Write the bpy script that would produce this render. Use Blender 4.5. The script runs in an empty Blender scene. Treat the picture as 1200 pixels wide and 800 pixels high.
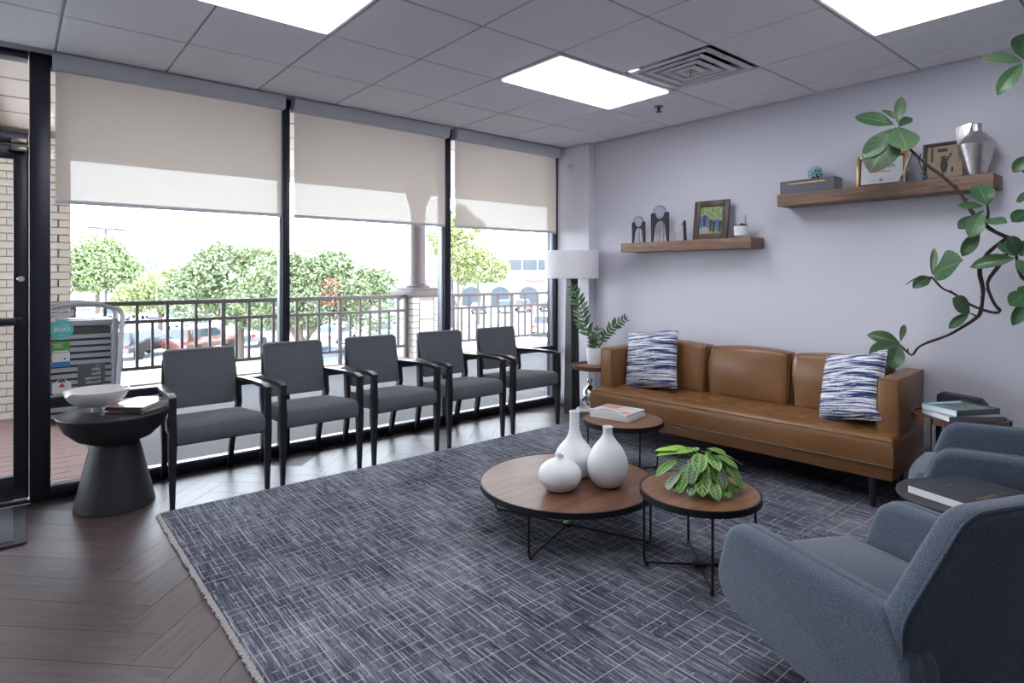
import bpy, bmesh, math, random
import numpy as np
from mathutils import Vector, Matrix, Euler
PI = math.pi
sc = bpy.context.scene
C = sc.collection
random.seed(7)
RS = np.random.RandomState(7)

# ---------------------------------------------------------------- camera, world, sun, exposure
H = 2.822                      # ceiling height
cam = bpy.data.cameras.new('camera'); camo = bpy.data.objects.new('camera', cam); C.objects.link(camo)
camo.location = (-0.2135, -4.7104, 1.425); camo.rotation_euler = (PI/2, 0, -0.6959)
cam.sensor_width = 36; cam.lens = 703.04/1200*36
cam.shift_x = 0.0; cam.shift_y = (322.17-400)/1200
cam.clip_start = 0.05; cam.clip_end = 1000
sc.camera = camo
w = bpy.data.worlds.new('sky'); sc.world = w; w.use_nodes = True
nt = w.node_tree; bg = nt.nodes['Background']
tc = nt.nodes.new('ShaderNodeTexCoord'); sep = nt.nodes.new('ShaderNodeSeparateXYZ'); rmp = nt.nodes.new('ShaderNodeValToRGB')
nt.links.new(tc.outputs['Generated'], sep.inputs[0]); nt.links.new(sep.outputs['Z'], rmp.inputs[0]); nt.links.new(rmp.outputs[0], bg.inputs[0])
rmp.color_ramp.elements[0].color = (0.95, 0.97, 1.0, 1); rmp.color_ramp.elements[1].color = (0.52, 0.66, 0.98, 1)
bg.inputs[1].default_value = 5.8
sl = bpy.data.lights.new('sun', 'SUN'); sl.energy = 6.0; sl.angle = math.radians(0.6); sl.color = (1, 0.95, 0.88)
so = bpy.data.objects.new('sun', sl); C.objects.link(so); so.rotation_euler = Euler((math.radians(-17), math.radians(8), 0))
sc.view_settings.view_transform = 'Standard'; sc.view_settings.look = 'None'; sc.view_settings.gamma = 1
sc.view_settings.use_curve_mapping = False; sc.view_settings.exposure = 1.32
PANEL_EMIT = 4.5

# ---------------------------------------------------------------- materials
M = {}
def new_mat(name):
    m = bpy.data.materials.new(name); m.use_nodes = True; M.setdefault(name, m)
    return m, m.node_tree, m.node_tree.nodes['Principled BSDF']
def N(nt, t, **kw):
    n = nt.nodes.new(t)
    for k, v in kw.items():
        if hasattr(n, k): setattr(n, k, v)
        else: n.inputs[k].default_value = v
    return n
def c4(c): return (c[0], c[1], c[2], 1)
def plain(name, col, rough=0.5, metal=0.0, spec=None, bump=0, bscale=200, var=0, vscale=8, coat=0):
    m, nt, b = new_mat(name)
    b.inputs['Base Color'].default_value = c4(col); b.inputs['Roughness'].default_value = rough; b.inputs['Metallic'].default_value = metal
    if spec is not None: b.inputs['Specular IOR Level'].default_value = spec
    if coat: b.inputs['Coat Weight'].default_value = coat
    t = N(nt, 'ShaderNodeTexCoord')
    if var:
        n = N(nt, 'ShaderNodeTexNoise', Scale=vscale, Detail=4.0); nt.links.new(t.outputs['Object'], n.inputs['Vector'])
        r = N(nt, 'ShaderNodeValToRGB')
        r.color_ramp.elements[0].position = .3; r.color_ramp.elements[1].position = .7
        r.color_ramp.elements[0].color = c4([x*(1-var) for x in col]); r.color_ramp.elements[1].color = c4([min(1, x*(1+var)) for x in col])
        nt.links.new(n.outputs[0], r.inputs[0]); nt.links.new(r.outputs[0], b.inputs['Base Color'])
    if bump:
        n2 = N(nt, 'ShaderNodeTexNoise', Scale=bscale, Detail=3.0); nt.links.new(t.outputs['Object'], n2.inputs['Vector'])
        bp = N(nt, 'ShaderNodeBump', Strength=bump, Distance=0.004); nt.links.new(n2.outputs[0], bp.inputs['Height']); nt.links.new(bp.outputs[0], b.inputs['Normal'])
    return m
def heather(name, dark, light, scale=350, rough=0.95, bump=.35):
    m, nt, b = new_mat(name); b.inputs['Roughness'].default_value = rough; b.inputs['Specular IOR Level'].default_value = .15
    b.inputs['Sheen Weight'].default_value = .25
    t = N(nt, 'ShaderNodeTexCoord'); n = N(nt, 'ShaderNodeTexNoise', Scale=scale, Detail=3.0, Roughness=.7)
    nt.links.new(t.outputs['Object'], n.inputs['Vector'])
    r = N(nt, 'ShaderNodeValToRGB'); r.color_ramp.elements[0].position = .35; r.color_ramp.elements[1].position = .68
    r.color_ramp.elements[0].color = c4(dark); r.color_ramp.elements[1].color = c4(light)
    nt.links.new(n.outputs[0], r.inputs[0]); nt.links.new(r.outputs[0], b.inputs['Base Color'])
    bp = N(nt, 'ShaderNodeBump', Strength=bump, Distance=.003); nt.links.new(n.outputs[0], bp.inputs['Height']); nt.links.new(bp.outputs[0], b.inputs['Normal'])
    return m
def wood(name, c1, c2, c3, stretch=(1.2, 14, 14), rough=.4, rot=(0, 0, 0), scale=2.2, bump=.12, world=False, per_obj=True):
    m, nt, b = new_mat(name); b.inputs['Roughness'].default_value = rough
    t = N(nt, 'ShaderNodeTexCoord'); mp = N(nt, 'ShaderNodeMapping'); mp.inputs['Scale'].default_value = stretch; mp.inputs['Rotation'].default_value = rot
    oi = N(nt, 'ShaderNodeObjectInfo'); add = N(nt, 'ShaderNodeVectorMath', operation='ADD'); mul = N(nt, 'ShaderNodeVectorMath', operation='SCALE')
    cmb = N(nt, 'ShaderNodeCombineXYZ')
    for k in range(3): nt.links.new(oi.outputs['Random'], cmb.inputs[k])
    nt.links.new(cmb.outputs[0], mul.inputs[0]); mul.inputs['Scale'].default_value = 17.0 if per_obj else 0.0
    nt.links.new(t.outputs['Object'], add.inputs[0]); nt.links.new(mul.outputs[0], add.inputs[1]); nt.links.new(add.outputs[0], mp.inputs['Vector'])
    n = N(nt, 'ShaderNodeTexNoise', Scale=scale, Detail=7.0, Roughness=.62, Distortion=.7); nt.links.new(mp.outputs[0], n.inputs['Vector'])
    r = N(nt, 'ShaderNodeValToRGB'); e = r.color_ramp.elements; e[0].position = .28; e[0].color = c4(c1); e[1].position = .75; e[1].color = c4(c3)
    x = e.new(.5); x.color = c4(c2)
    nt.links.new(n.outputs[0], r.inputs[0])
    hs = N(nt, 'ShaderNodeHueSaturation'); mr = N(nt, 'ShaderNodeMapRange'); mr.inputs['To Min'].default_value = .86; mr.inputs['To Max'].default_value = 1.14
    nt.links.new(oi.outputs['Random'], mr.inputs[0]); nt.links.new(mr.outputs[0], hs.inputs['Value']); nt.links.new(r.outputs[0], hs.inputs['Color']); nt.links.new(hs.outputs[0], b.inputs['Base Color'])
    bp = N(nt, 'ShaderNodeBump', Strength=bump, Distance=.003); nt.links.new(n.outputs[0], bp.inputs['Height']); nt.links.new(bp.outputs[0], b.inputs['Normal'])
    return m
def emit(name, col, s):
    m = bpy.data.materials.new(name); m.use_nodes = True; nt = m.node_tree; nt.nodes.clear()
    o = N(nt, 'ShaderNodeOutputMaterial'); e = N(nt, 'ShaderNodeEmission'); e.inputs[0].default_value = c4(col); e.inputs[1].default_value = s
    nt.links.new(e.outputs[0], o.inputs[0]); return m
def pane_glass(name, tint=(.96, .98, .97), refl=.5):
    m = bpy.data.materials.new(name); m.use_nodes = True; nt = m.node_tree; nt.nodes.clear()
    o = N(nt, 'ShaderNodeOutputMaterial'); tr = N(nt, 'ShaderNodeBsdfTransparent'); tr.inputs[0].default_value = c4(tint)
    g = N(nt, 'ShaderNodeBsdfGlossy'); g.inputs['Roughness'].default_value = .02
    fr = N(nt, 'ShaderNodeFresnel', IOR=1.45); ml = N(nt, 'ShaderNodeMath', operation='MULTIPLY'); ml.inputs[1].default_value = refl
    mx = N(nt, 'ShaderNodeMixShader'); nt.links.new(fr.outputs[0], ml.inputs[0]); nt.links.new(ml.outputs[0], mx.inputs[0])
    nt.links.new(tr.outputs[0], mx.inputs[1]); nt.links.new(g.outputs[0], mx.inputs[2]); nt.links.new(mx.outputs[0], o.inputs[0]); return m
def screen_fabric(name, col, trans, opacity_gap):
    m = bpy.data.materials.new(name); m.use_nodes = True; nt = m.node_tree; nt.nodes.clear()
    o = N(nt, 'ShaderNodeOutputMaterial'); d = N(nt, 'ShaderNodeBsdfDiffuse'); tl = N(nt, 'ShaderNodeBsdfTranslucent'); tp = N(nt, 'ShaderNodeBsdfTransparent')
    t = N(nt, 'ShaderNodeTexCoord'); mp = N(nt, 'ShaderNodeMapping'); mp.inputs['Scale'].default_value = (60, 60, 2); n = N(nt, 'ShaderNodeTexNoise', Scale=3.0, Detail=3.0)
    nt.links.new(t.outputs['Object'], mp.inputs[0]); nt.links.new(mp.outputs[0], n.inputs['Vector'])
    r = N(nt, 'ShaderNodeValToRGB'); r.color_ramp.elements[0].color = c4([x*.93 for x in col]); r.color_ramp.elements[1].color = c4(col); nt.links.new(n.outputs[0], r.inputs[0])
    nt.links.new(r.outputs[0], d.inputs[0]); tl.inputs[0].default_value = c4(col)
    m1 = N(nt, 'ShaderNodeMixShader'); m1.inputs[0].default_value = trans; nt.links.new(d.outputs[0], m1.inputs[1]); nt.links.new(tl.outputs[0], m1.inputs[2])
    m2 = N(nt, 'ShaderNodeMixShader'); m2.inputs[0].default_value = opacity_gap; nt.links.new(m1.outputs[0], m2.inputs[1]); nt.links.new(tp.outputs[0], m2.inputs[2])
    nt.links.new(m2.outputs[0], o.inputs[0]); return m
def math_n(nt, op, a=None, b=None):
    n = N(nt, 'ShaderNodeMath', operation=op)
    for i, v in enumerate((a, b)):
        if v is None: continue
        if isinstance(v, (int, float)): n.inputs[i].default_value = v
        else: nt.links.new(v, n.inputs[i])
    return n.outputs[0]
def rug_mat():
    m, nt, b = new_mat('rug'); b.inputs['Roughness'].default_value = .95; b.inputs['Specular IOR Level'].default_value = .1
    t = N(nt, 'ShaderNodeTexCoord'); s = N(nt, 'ShaderNodeSeparateXYZ'); nt.links.new(t.outputs['Object'], s.inputs[0])
    def noise(sx, sy, scale=1.0, det=3.0):
        mp = N(nt, 'ShaderNodeMapping'); mp.inputs['Scale'].default_value = (sx, sy, 1); nt.links.new(t.outputs['Object'], mp.inputs[0])
        n = N(nt, 'ShaderNodeTexNoise', Scale=scale, Detail=det, Roughness=.65); nt.links.new(mp.outputs[0], n.inputs['Vector']); return n.outputs[0]
    wob = noise(2.0, 2.0); wx = math_n(nt, 'MULTIPLY', math_n(nt, 'SUBTRACT', noise(3, 1.2), .5), .03); wy = math_n(nt, 'MULTIPLY', math_n(nt, 'SUBTRACT', noise(1.2, 3), .5), .05)
    streak = noise(95, 5, 1.0, 4.0); patch = noise(1.6, 1.1, 1.0, 4.0); fine = noise(300, 45, 1.0, 2.0)
    mixv = math_n(nt, 'ADD', math_n(nt, 'MULTIPLY', streak, .62), math_n(nt, 'ADD', math_n(nt, 'MULTIPLY', patch, .42), math_n(nt, 'MULTIPLY', fine, .25)))
    r = N(nt, 'ShaderNodeValToRGB'); e = r.color_ramp.elements; e[0].position = .50; e[0].color = (.015, .018, .031, 1); e[1].position = .82; e[1].color = (.29, .30, .345, 1)
    x = e.new(.64); x.color = (.080, .088, .120, 1); nt.links.new(mixv, r.inputs[0])
    def lines(coord, wobble, scale, width, mask, thr):
        v = N(nt, 'ShaderNodeTexVoronoi', voronoi_dimensions='1D', feature='DISTANCE_TO_EDGE'); v.inputs['Scale'].default_value = scale
        nt.links.new(math_n(nt, 'ADD', coord, wobble), v.inputs['W'])
        a = math_n(nt, 'LESS_THAN', v.outputs['Distance'], width); g = math_n(nt, 'GREATER_THAN', mask, thr)
        return math_n(nt, 'MULTIPLY', a, g)
    l1 = lines(s.outputs['X'], wx, 17.0, .032, noise(15, 3.2), .47)
    l2 = lines(s.outputs['Y'], wy, 17.0, .034, noise(7.5, 11), .48)
    l3 = lines(s.outputs['X'], wx, 41.0, .065, noise(20, 3.5, 1.0), .56)
    ln = math_n(nt, 'MAXIMUM', math_n(nt, 'MAXIMUM', l1, l2), l3)
    mx = N(nt, 'ShaderNodeMix', data_type='RGBA'); nt.links.new(math_n(nt, 'MULTIPLY', ln, .55), mx.inputs['Factor'])
    nt.links.new(r.outputs[0], mx.inputs['A']); mx.inputs['B'].default_value = (.60, .58, .58, 1); nt.links.new(mx.outputs['Result'], b.inputs['Base Color'])
    bp = N(nt, 'ShaderNodeBump', Strength=.6, Distance=.004); nt.links.new(mixv, bp.inputs['Height']); nt.links.new(bp.outputs[0], b.inputs['Normal'])
    return m
def stripe_fabric():
    m, nt, b = new_mat('ikat_stripe'); b.inputs['Roughness'].default_value = .9; b.inputs['Specular IOR Level'].default_value = .1
    t = N(nt, 'ShaderNodeTexCoord'); mp = N(nt, 'ShaderNodeMapping'); mp.inputs['Scale'].default_value = (3.2, 1, 118); nt.links.new(t.outputs['Object'], mp.inputs[0])
    n = N(nt, 'ShaderNodeTexNoise', Scale=1.0, Detail=3.0, Roughness=.6, Distortion=.25); nt.links.new(mp.outputs[0], n.inputs['Vector'])
    mp2 = N(nt, 'ShaderNodeMapping'); mp2.inputs['Scale'].default_value = (40, 1, 190); nt.links.new(t.outputs['Object'], mp2.inputs[0])
    n2 = N(nt, 'ShaderNodeTexNoise', Scale=1.0, Detail=2.0); nt.links.new(mp2.outputs[0], n2.inputs['Vector'])
    v = math_n(nt, 'ADD', math_n(nt, 'MULTIPLY', n.outputs[0], .88), math_n(nt, 'MULTIPLY', n2.outputs[0], .12))
    r = N(nt, 'ShaderNodeValToRGB'); e = r.color_ramp.elements; e[0].position = .455; e[0].color = (.025, .040, .115, 1); e[1].position = .54; e[1].color = (.70, .70, .74, 1)
    x = e.new(.495); x.color = (.20, .24, .38, 1); nt.links.new(v, r.inputs[0]); nt.links.new(r.outputs[0], b.inputs['Base Color'])
    bp = N(nt, 'ShaderNodeBump', Strength=.5, Distance=.003); nt.links.new(v, bp.inputs['Height']); nt.links.new(bp.outputs[0], b.inputs['Normal'])
    return m
def leaf_mat(name, base, vein, kind='fig', rough=.42, brown=False):
    m, nt, b = new_mat(name); b.inputs['Roughness'].default_value = rough
    uv = N(nt, 'ShaderNodeUVMap'); s = N(nt, 'ShaderNodeSeparateXYZ'); nt.links.new(uv.outputs[0], s.inputs[0])
    u = s.outputs['X']; v = math_n(nt, 'ABSOLUTE', math_n(nt, 'SUBTRACT', s.outputs['Y'], .5))
    ph = math_n(nt, 'SUBTRACT', u, math_n(nt, 'MULTIPLY', v, .55))
    fr = math_n(nt, 'FRACT', math_n(nt, 'MULTIPLY', ph, 7.0)); tri = math_n(nt, 'ABSOLUTE', math_n(nt, 'SUBTRACT', fr, .5))
    oi = N(nt, 'ShaderNodeObjectInfo'); hs = N(nt, 'ShaderNodeHueSaturation'); mr = N(nt, 'ShaderNodeMapRange'); mr.inputs['To Min'].default_value = .75; mr.inputs['To Max'].default_value = 1.2
    nt.links.new(oi.outputs['Random'], mr.inputs[0]); nt.links.new(mr.outputs[0], hs.inputs['Value'])
    mid = math_n(nt, 'LESS_THAN', v, .018 if kind == 'fig' else .04)
    if kind == 'fig':
        side = math_n(nt, 'LESS_THAN', tri, .05)
        f = math_n(nt, 'MULTIPLY', math_n(nt, 'MAXIMUM', mid, math_n(nt, 'MULTIPLY', side, .45)), .8)
        c0 = base
    else:   # dark blotches between pale veins
        blot = math_n(nt, 'MULTIPLY', math_n(nt, 'GREATER_THAN', tri, .20), math_n(nt, 'MULTIPLY', math_n(nt, 'LESS_THAN', v, .33), math_n(nt, 'GREATER_THAN', v, .05)))
        f = blot; c0 = base
    mx = N(nt, 'ShaderNodeMix', data_type='RGBA'); nt.links.new(f, mx.inputs['Factor']); mx.inputs['A'].default_value = c4(c0); mx.inputs['B'].default_value = c4(vein)
    nt.links.new(mx.outputs['Result'], hs.inputs['Color']); nt.links.new(hs.outputs[0], b.inputs['Base Color'])
    if brown:
        nz = N(nt, 'ShaderNodeTexNoise', Scale=5.0, Detail=3.0); nt.links.new(uv.outputs[0], nz.inputs['Vector'])
        f2 = math_n(nt, 'GREATER_THAN', math_n(nt, 'ADD', math_n(nt, 'ADD', math_n(nt, 'MULTIPLY', u, .75), math_n(nt, 'MULTIPLY', v, .5)), math_n(nt, 'MULTIPLY', nz.outputs[0], .55)), 1.12)
        m3 = N(nt, 'ShaderNodeMix', data_type='RGBA'); nt.links.new(f2, m3.inputs['Factor']); nt.links.new(hs.outputs[0], m3.inputs['A']); m3.inputs['B'].default_value = (.20, .095, .055, 1); nt.links.new(m3.outputs['Result'], b.inputs['Base Color'])
    b.inputs['Subsurface Weight'].default_value = 0
    return m

M['wall'] = plain('painted_wall', (.575, .572, .650), .75, bump=.08, bscale=120)
M['white_paint'] = plain('white_paint', (.68, .68, .74), .7)
M['ceil'] = plain('ceiling_tile', (.93, .93, .985), .9, bump=.25, bscale=260)
M['tbar'] = plain('ceiling_grid', (.42, .43, .47), .6)
M['fixture'] = plain('fixture_metal', (.7, .7, .74), .4)
M['panel'] = emit('light_diffuser', (.94, .95, 1.0), PANEL_EMIT)
M['black_alu'] = plain('black_aluminium', (.018, .020, .032), .35, .3)
M['grey_alu'] = plain('grey_aluminium', (.17, .18, .22), .35, .5)
M['steel'] = plain('steel', (.6, .6, .62), .25, 1.0)
M['glass'] = pane_glass('window_glass')
M['blind'] = screen_fabric('blind_fabric', (.66, .585, .52), .25, .038)
M['cassette'] = plain('blind_cassette', (.55, .57, .63), .5)
M['black_wood'] = plain('ebonised_wood', (.012, .013, .018), .33, coat=.1)
M['black_metal'] = plain('black_metal', (.012, .012, .015), .45, .4)
M['matte_black'] = plain('matte_black', (.020, .021, .026), .55, var=.15, vscale=60)
M['chair_fab'] = heather('charcoal_weave', (.055, .061, .074), (.185, .197, .220), 330)
M['blue_fab'] = heather('blue_grey_weave', (.028, .040, .064), (.110, .138, .185), 300)
M['leather'] = plain('tan_leather', (.195, .090, .032), .33, bump=.12, bscale=260, var=.10, vscale=5)
M['leather_seam'] = plain('leather_piping', (.13, .058, .020), .45)
M['walnut'] = wood('walnut_top', (.060, .022, .012), (.135, .055, .028), (.21, .095, .048), (1.0, 10, 1), .38, rot=(0, 0, 1.05))
M['walnut2'] = wood('oak_top', (.10, .044, .020), (.20, .090, .038), (.28, .14, .062), (1.0, 9, 1), .38, rot=(0, 0, .55))
M['shelfwood'] = wood('shelf_wood', (.085, .048, .033), (.185, .108, .075), (.27, .17, .12), (20, 1.4, 20), .6, bump=.3)
M['floorwood'] = wood('floor_plank', (.040, .024, .026), (.068, .046, .047), (.098, .071, .071), (2.0, 16, 1), .42, scale=1.6, bump=.10)
M['floor_under'] = plain('floor_gap', (.05, .038, .041), .6)
M['rug'] = rug_mat()
M['fringe'] = plain('rug_fringe', (.42, .40, .40), .9)
M['ceramic'] = plain('white_ceramic', (.74, .745, .77), .45, bump=.05, bscale=90)
M['bowl'] = plain('bowl_ceramic', (.70, .69, .70), .3)
M['paper'] = plain('paper', (.72, .72, .75), .7)
M['stripe'] = stripe_fabric()
M['silver'] = plain('hammered_silver', (.62, .60, .60), .28, 1.0, bump=.5, bscale=60)
M['chrome'] = plain('chrome', (.75, .75, .78), .12, 1.0)
M['shade'] = plain('lamp_shade', (.78, .78, .82), .9)
M['clear'] = pane_glass('crystal', (.86, .87, .90), .45)
M['bluecrystal'] = pane_glass('blue_crystal', (.55, .75, .82), 3.0)
M['fig'] = leaf_mat('fig_leaf', (.035, .095, .040), (.20, .30, .13))
M['figlight'] = leaf_mat('fig_leaf_dusty', (.075, .150, .075), (.22, .32, .18))
M['figdry'] = leaf_mat('fig_leaf_dry_edge', (.075, .150, .070), (.22, .32, .18), brown=True)
M['figbrown'] = plain('brown_leaf_edge', (.22, .10, .05), .6)
M['bark'] = plain('dark_bark', (.035, .016, .016), .8, bump=.6, bscale=60)
M['prayer'] = leaf_mat('prayer_leaf', (.20, .40, .07), (.018, .065, .018), 'prayer', .45)
M['prayer_under'] = leaf_mat('prayer_leaf_pale', (.28, .42, .24), (.04, .11, .05), 'prayer', .45)
M['lime'] = leaf_mat('young_leaf', (.22, .44, .04), (.3, .5, .1), 'fig', .4)
M['zz'] = leaf_mat('zz_leaf', (.030, .105, .030), (.08, .2, .06), 'fig', .3)
M['stem'] = plain('green_stem', (.10, .17, .05), .5)
M['greypot'] = plain('grey_pot', (.30, .30, .32), .6)
M['soil'] = plain('soil', (.03, .02, .015), .95)
M['greyfelt'] = heather('grey_felt', (.10, .105, .13), (.19, .20, .23), 200)
M['brass'] = plain('brass', (.5, .33, .12), .3, 1.0)
M['darkframe'] = plain('dark_brown_frame', (.048, .026, .022), .45)
M['mat_rubber'] = plain('rubber_mat', (.03, .034, .045), .8)
M['matfab'] = heather('mat_pile', (.025, .028, .036), (.085, .09, .11), 120)
def col(name, c, rough=.6, **k):
    if name not in M: M[name] = plain(name, c, rough, **k)
    return M[name]

# ---------------------------------------------------------------- mesh helpers
class MB:
    def __init__(s): s.bm = bmesh.new()
    def box(s, c, size, bev=0.0, rot=None, seg=2):
        T = Matrix.Translation(c) @ (rot.to_4x4() if rot is not None else Matrix.Identity(4)) @ Matrix.Diagonal((size[0], size[1], size[2], 1))
        r = bmesh.ops.create_cube(s.bm, size=1, matrix=T)
        if bev > 0:
            es = list({e for v in r['verts'] for e in v.link_edges})
            bmesh.ops.bevel(s.bm, geom=es, offset=bev, segments=seg, affect='EDGES', profile=.5)
        return s
    def mesh(s, verts, faces):
        vs = [s.bm.verts.new(v) for v in verts]
        for f in faces:
            try: s.bm.faces.new([vs[i] for i in f])
            except ValueError: pass
        return vs
    def lathe(s, prof, seg=32, c=(0, 0, 0), mod=None, sx=1, sy=1, arc=None):
        rings = []
        for (r, z) in prof:
            if r < 1e-6: rings.append([s.bm.verts.new((c[0], c[1], c[2]+z))]); continue
            ring = []
            for k in range(seg):
                a = 2*PI*k/seg; rr, zz = (r, z) if mod is None else mod(r, z, a)
                ring.append(s.bm.verts.new((c[0]+rr*math.cos(a)*sx, c[1]+rr*math.sin(a)*sy, c[2]+zz)))
            rings.append(ring)
        for A, B in zip(rings, rings[1:]):
            for k in range(seg):
                k2 = (k+1) % seg
                if len(A) == 1 and len(B) == 1: continue
                if len(A) == 1: s.bm.faces.new((A[0], B[k2], B[k]))
                elif len(B) == 1: s.bm.faces.new((A[k], A[k2], B[0]))
                else: s.bm.faces.new((A[k], A[k2], B[k2], B[k]))
        return s
    def cyl(s, c, r, h, seg=24, r2=None, bev=0):
        r2 = r if r2 is None else r2
        pr = [(0, 0), (r, 0), (r2, h), (0, h)]
        if bev: pr = [(0, 0), (r-bev, 0), (r, bev), (r2, h-bev), (r2-bev, h), (0, h)]
        return s.lathe(pr, seg, c)
    def tube(s, pts, r, seg=8, cap=True, closed=False):
        P = [Vector(p) for p in pts]; n = len(P)
        R = [r]*n if isinstance(r, (int, float)) else list(r)
        prev = None; rings = []
        for i in range(n):
            d = (P[(i+1) % n]-P[i-1]) if (closed or 0 < i < n-1) else (P[1]-P[0] if i == 0 else P[-1]-P[-2])
            d.normalize()
            if prev is None:
                u = d.cross(Vector((0, 0, 1)))
                if u.length < 1e-3: u = d.cross(Vector((1, 0, 0)))
            else: u = prev-d*prev.dot(d)
            u.normalize(); v = d.cross(u); prev = u
            rings.append([s.bm.verts.new(P[i]+(u*math.cos(2*PI*k/seg)+v*math.sin(2*PI*k/seg))*R[i]) for k in range(seg)])
        pairs = list(zip(rings, rings[1:]))+([(rings[-1], rings[0])] if closed else [])
        for A, B in pairs:
            for k in range(seg): s.bm.faces.new((A[k], A[(k+1) % seg], B[(k+1) % seg], B[k]))
        if cap and not closed:
            s.bm.faces.new(rings[0][::-1]); s.bm.faces.new(rings[-1])
        return s
    def loft(s, rings, cap=True):
        RR = [[s.bm.verts.new(p) for p in r] for r in rings]; n = len(RR[0])
        for A, B in zip(RR, RR[1:]):
            for k in range(n): s.bm.faces.new((A[k], A[(k+1) % n], B[(k+1) % n], B[k]))
        if cap: s.bm.faces.new(RR[0][::-1]); s.bm.faces.new(RR[-1])
        return s
    def prism(s, poly, fn, t0, t1, bev=0, seg=3):
        """poly 2D (a,b) -> fn(a,b,t)"""
        n = len(poly); A = [s.bm.verts.new(fn(a, b, t0)) for a, b in poly]; B = [s.bm.verts.new(fn(a, b, t1)) for a, b in poly]
        fs = [s.bm.faces.new(A[::-1]), s.bm.faces.new(B)]
        for k in range(n): s.bm.faces.new((A[k], A[(k+1) % n], B[(k+1) % n], B[k]))
        bmesh.ops.recalc_face_normals(s.bm, faces=list({f for v in A+B for f in v.link_faces}))
        if bev:
            es = [e for f in fs for e in f.edges]
            bmesh.ops.bevel(s.bm, geom=es, offset=bev, segments=seg, affect='EDGES', profile=.5)
        return s
    def done(s, name, sharp=35):
        bmesh.ops.recalc_face_normals(s.bm, faces=s.bm.faces[:])
        me = bpy.data.meshes.new(name); s.bm.to_mesh(me); s.bm.free()
        if sharp:
            me.polygons.foreach_set('use_smooth', [True]*len(me.polygons)); me.set_sharp_from_angle(angle=math.radians(sharp))
        return me
def link(name, me, m, parent=None, loc=None, rot=None, scale=None):
    o = bpy.data.objects.new(name, me); C.objects.link(o)
    if m is not None and len(me.materials) == 0: me.materials.append(m)
    if parent is not None: o.parent = parent
    if loc is not None: o.location = loc
    if rot is not None: o.rotation_euler = rot
    if scale is not None: o.scale = scale
    return o
def obj(name, mb, m, parent=None, sharp=35, **k): return link(name, mb.done(name, sharp), m, parent, **k)
def thing(name, label, cat, loc=(0, 0, 0), rz=0.0, group=None):
    o = bpy.data.objects.new(name, None); C.objects.link(o); o.location = loc; o.rotation_euler = (0, 0, rz); o.empty_display_size = .05
    o['label'] = label; o['category'] = cat
    if group: o['group'] = group
    return o
def tag(o, label, cat, group=None):
    o['label'] = label; o['category'] = cat
    if group: o['group'] = group
    return o
def struct(name, loc=(0, 0, 0)):
    o = bpy.data.objects.new(name, None); C.objects.link(o); o.location = loc; o['kind'] = 'structure'; return o
def sobj(name, mb, m, **k):
    o = obj(name, mb, m, **k); o['kind'] = 'structure'; return o
def dup(root, loc, rz, label, keep=()):
    r = root.copy(); C.objects.link(r); r.location = loc; r.rotation_euler = (0, 0, rz); r['label'] = label
    for ch in list(root.children):
        c = ch.copy(); C.objects.link(c); c.parent = r
        for g in list(ch.children):
            d = g.copy(); C.objects.link(d); d.parent = c
    return r
def rpoly(pts, rad, seg=5):
    out = []; n = len(pts)
    for i in range(n):
        p = Vector(pts[i]); a = Vector(pts[i-1])-p; b = Vector(pts[(i+1) % n])-p
        r = rad[i] if isinstance(rad, (list, tuple)) else rad
        if r <= 0: out.append(tuple(p)); continue
        r = min(r, a.length*.48, b.length*.48); a.normalize(); b.normalize(); p0 = p+a*r; p1 = p+b*r
        for k in range(seg+1):
            t = k/seg; q = p0*(1-t)**2+p*2*t*(1-t)+p1*t*t; out.append((q.x, q.y))
    return out
def cushion_mesh(sx, sy, sz, n=12, puff=.35, r=.25, bottom=True):
    """soft box centred on the origin: rounded edges, domed faces"""
    mb = MB(); bm = mb.bm
    bmesh.ops.create_cube(bm, size=2); bmesh.ops.subdivide_edges(bm, edges=bm.edges[:], cuts=n, use_grid_fill=True)
    for v in bm.verts:
        x, y, z = v.co
        def sq(a, b, c): return a*math.sqrt(max(0, 1-b*b/2-c*c/2+b*b*c*c/3))
        sph = Vector((sq(x, y, z), sq(y, x, z), sq(z, x, y)))
        p = Vector((x, y, z)).lerp(sph, r)
        dome = (1-x*x)*(1-y*y)
        z2 = p.z*(1+puff*dome) if (bottom or p.z > 0) else p.z
        v.co = (p.x*sx/2, p.y*sy/2, z2*sz/2)
    return mb
def leaf_mesh(name, L=1.0, W=.5, shape='ovate', bend=.18, fold=.12, n=8, wave=0.0):
    """leaf along +X, base at the origin, up +Z, with UVs"""
    vs = []; fs = []; uvs = []
    m = 5
    for i in range(n+1):
        u = i/n
        if shape == 'ovate': hw = math.sin(PI*u**.85)**.8*(1-.15*u)
        elif shape == 'fig': hw = (math.sin(PI*min(1, u*.97+.03))**.75)*(.55+.65*u)
        elif shape == 'oval': hw = math.sin(PI*min(1, .02+u*.98))**.55
        else: hw = math.sin(PI*u**.8)
        if i == n: hw = .03
        if i == 0: hw = .04
        for j in range(m):
            v = j/(m-1); s_ = (v-.5)*2
            x = u*L; y = s_*hw*W/2; z = -bend*L*u*u+fold*abs(s_)*hw*W+wave*W*math.sin(u*9+s_*2)*abs(s_)
            vs.append((x, y, z)); uvs.append((u, v))
    for i in range(n):
        for j in range(m-1):
            a = i*m+j; fs.append((a, a+m, a+m+1, a+1))
    me = bpy.data.meshes.new(name); me.from_pydata(vs, [], fs)
    ul = me.uv_layers.new(name='UVMap')
    for lp in me.loops: ul.data[lp.index].uv = uvs[lp.vertex_index]
    me.polygons.foreach_set('use_smooth', [True]*len(me.polygons))
    return me
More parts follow.
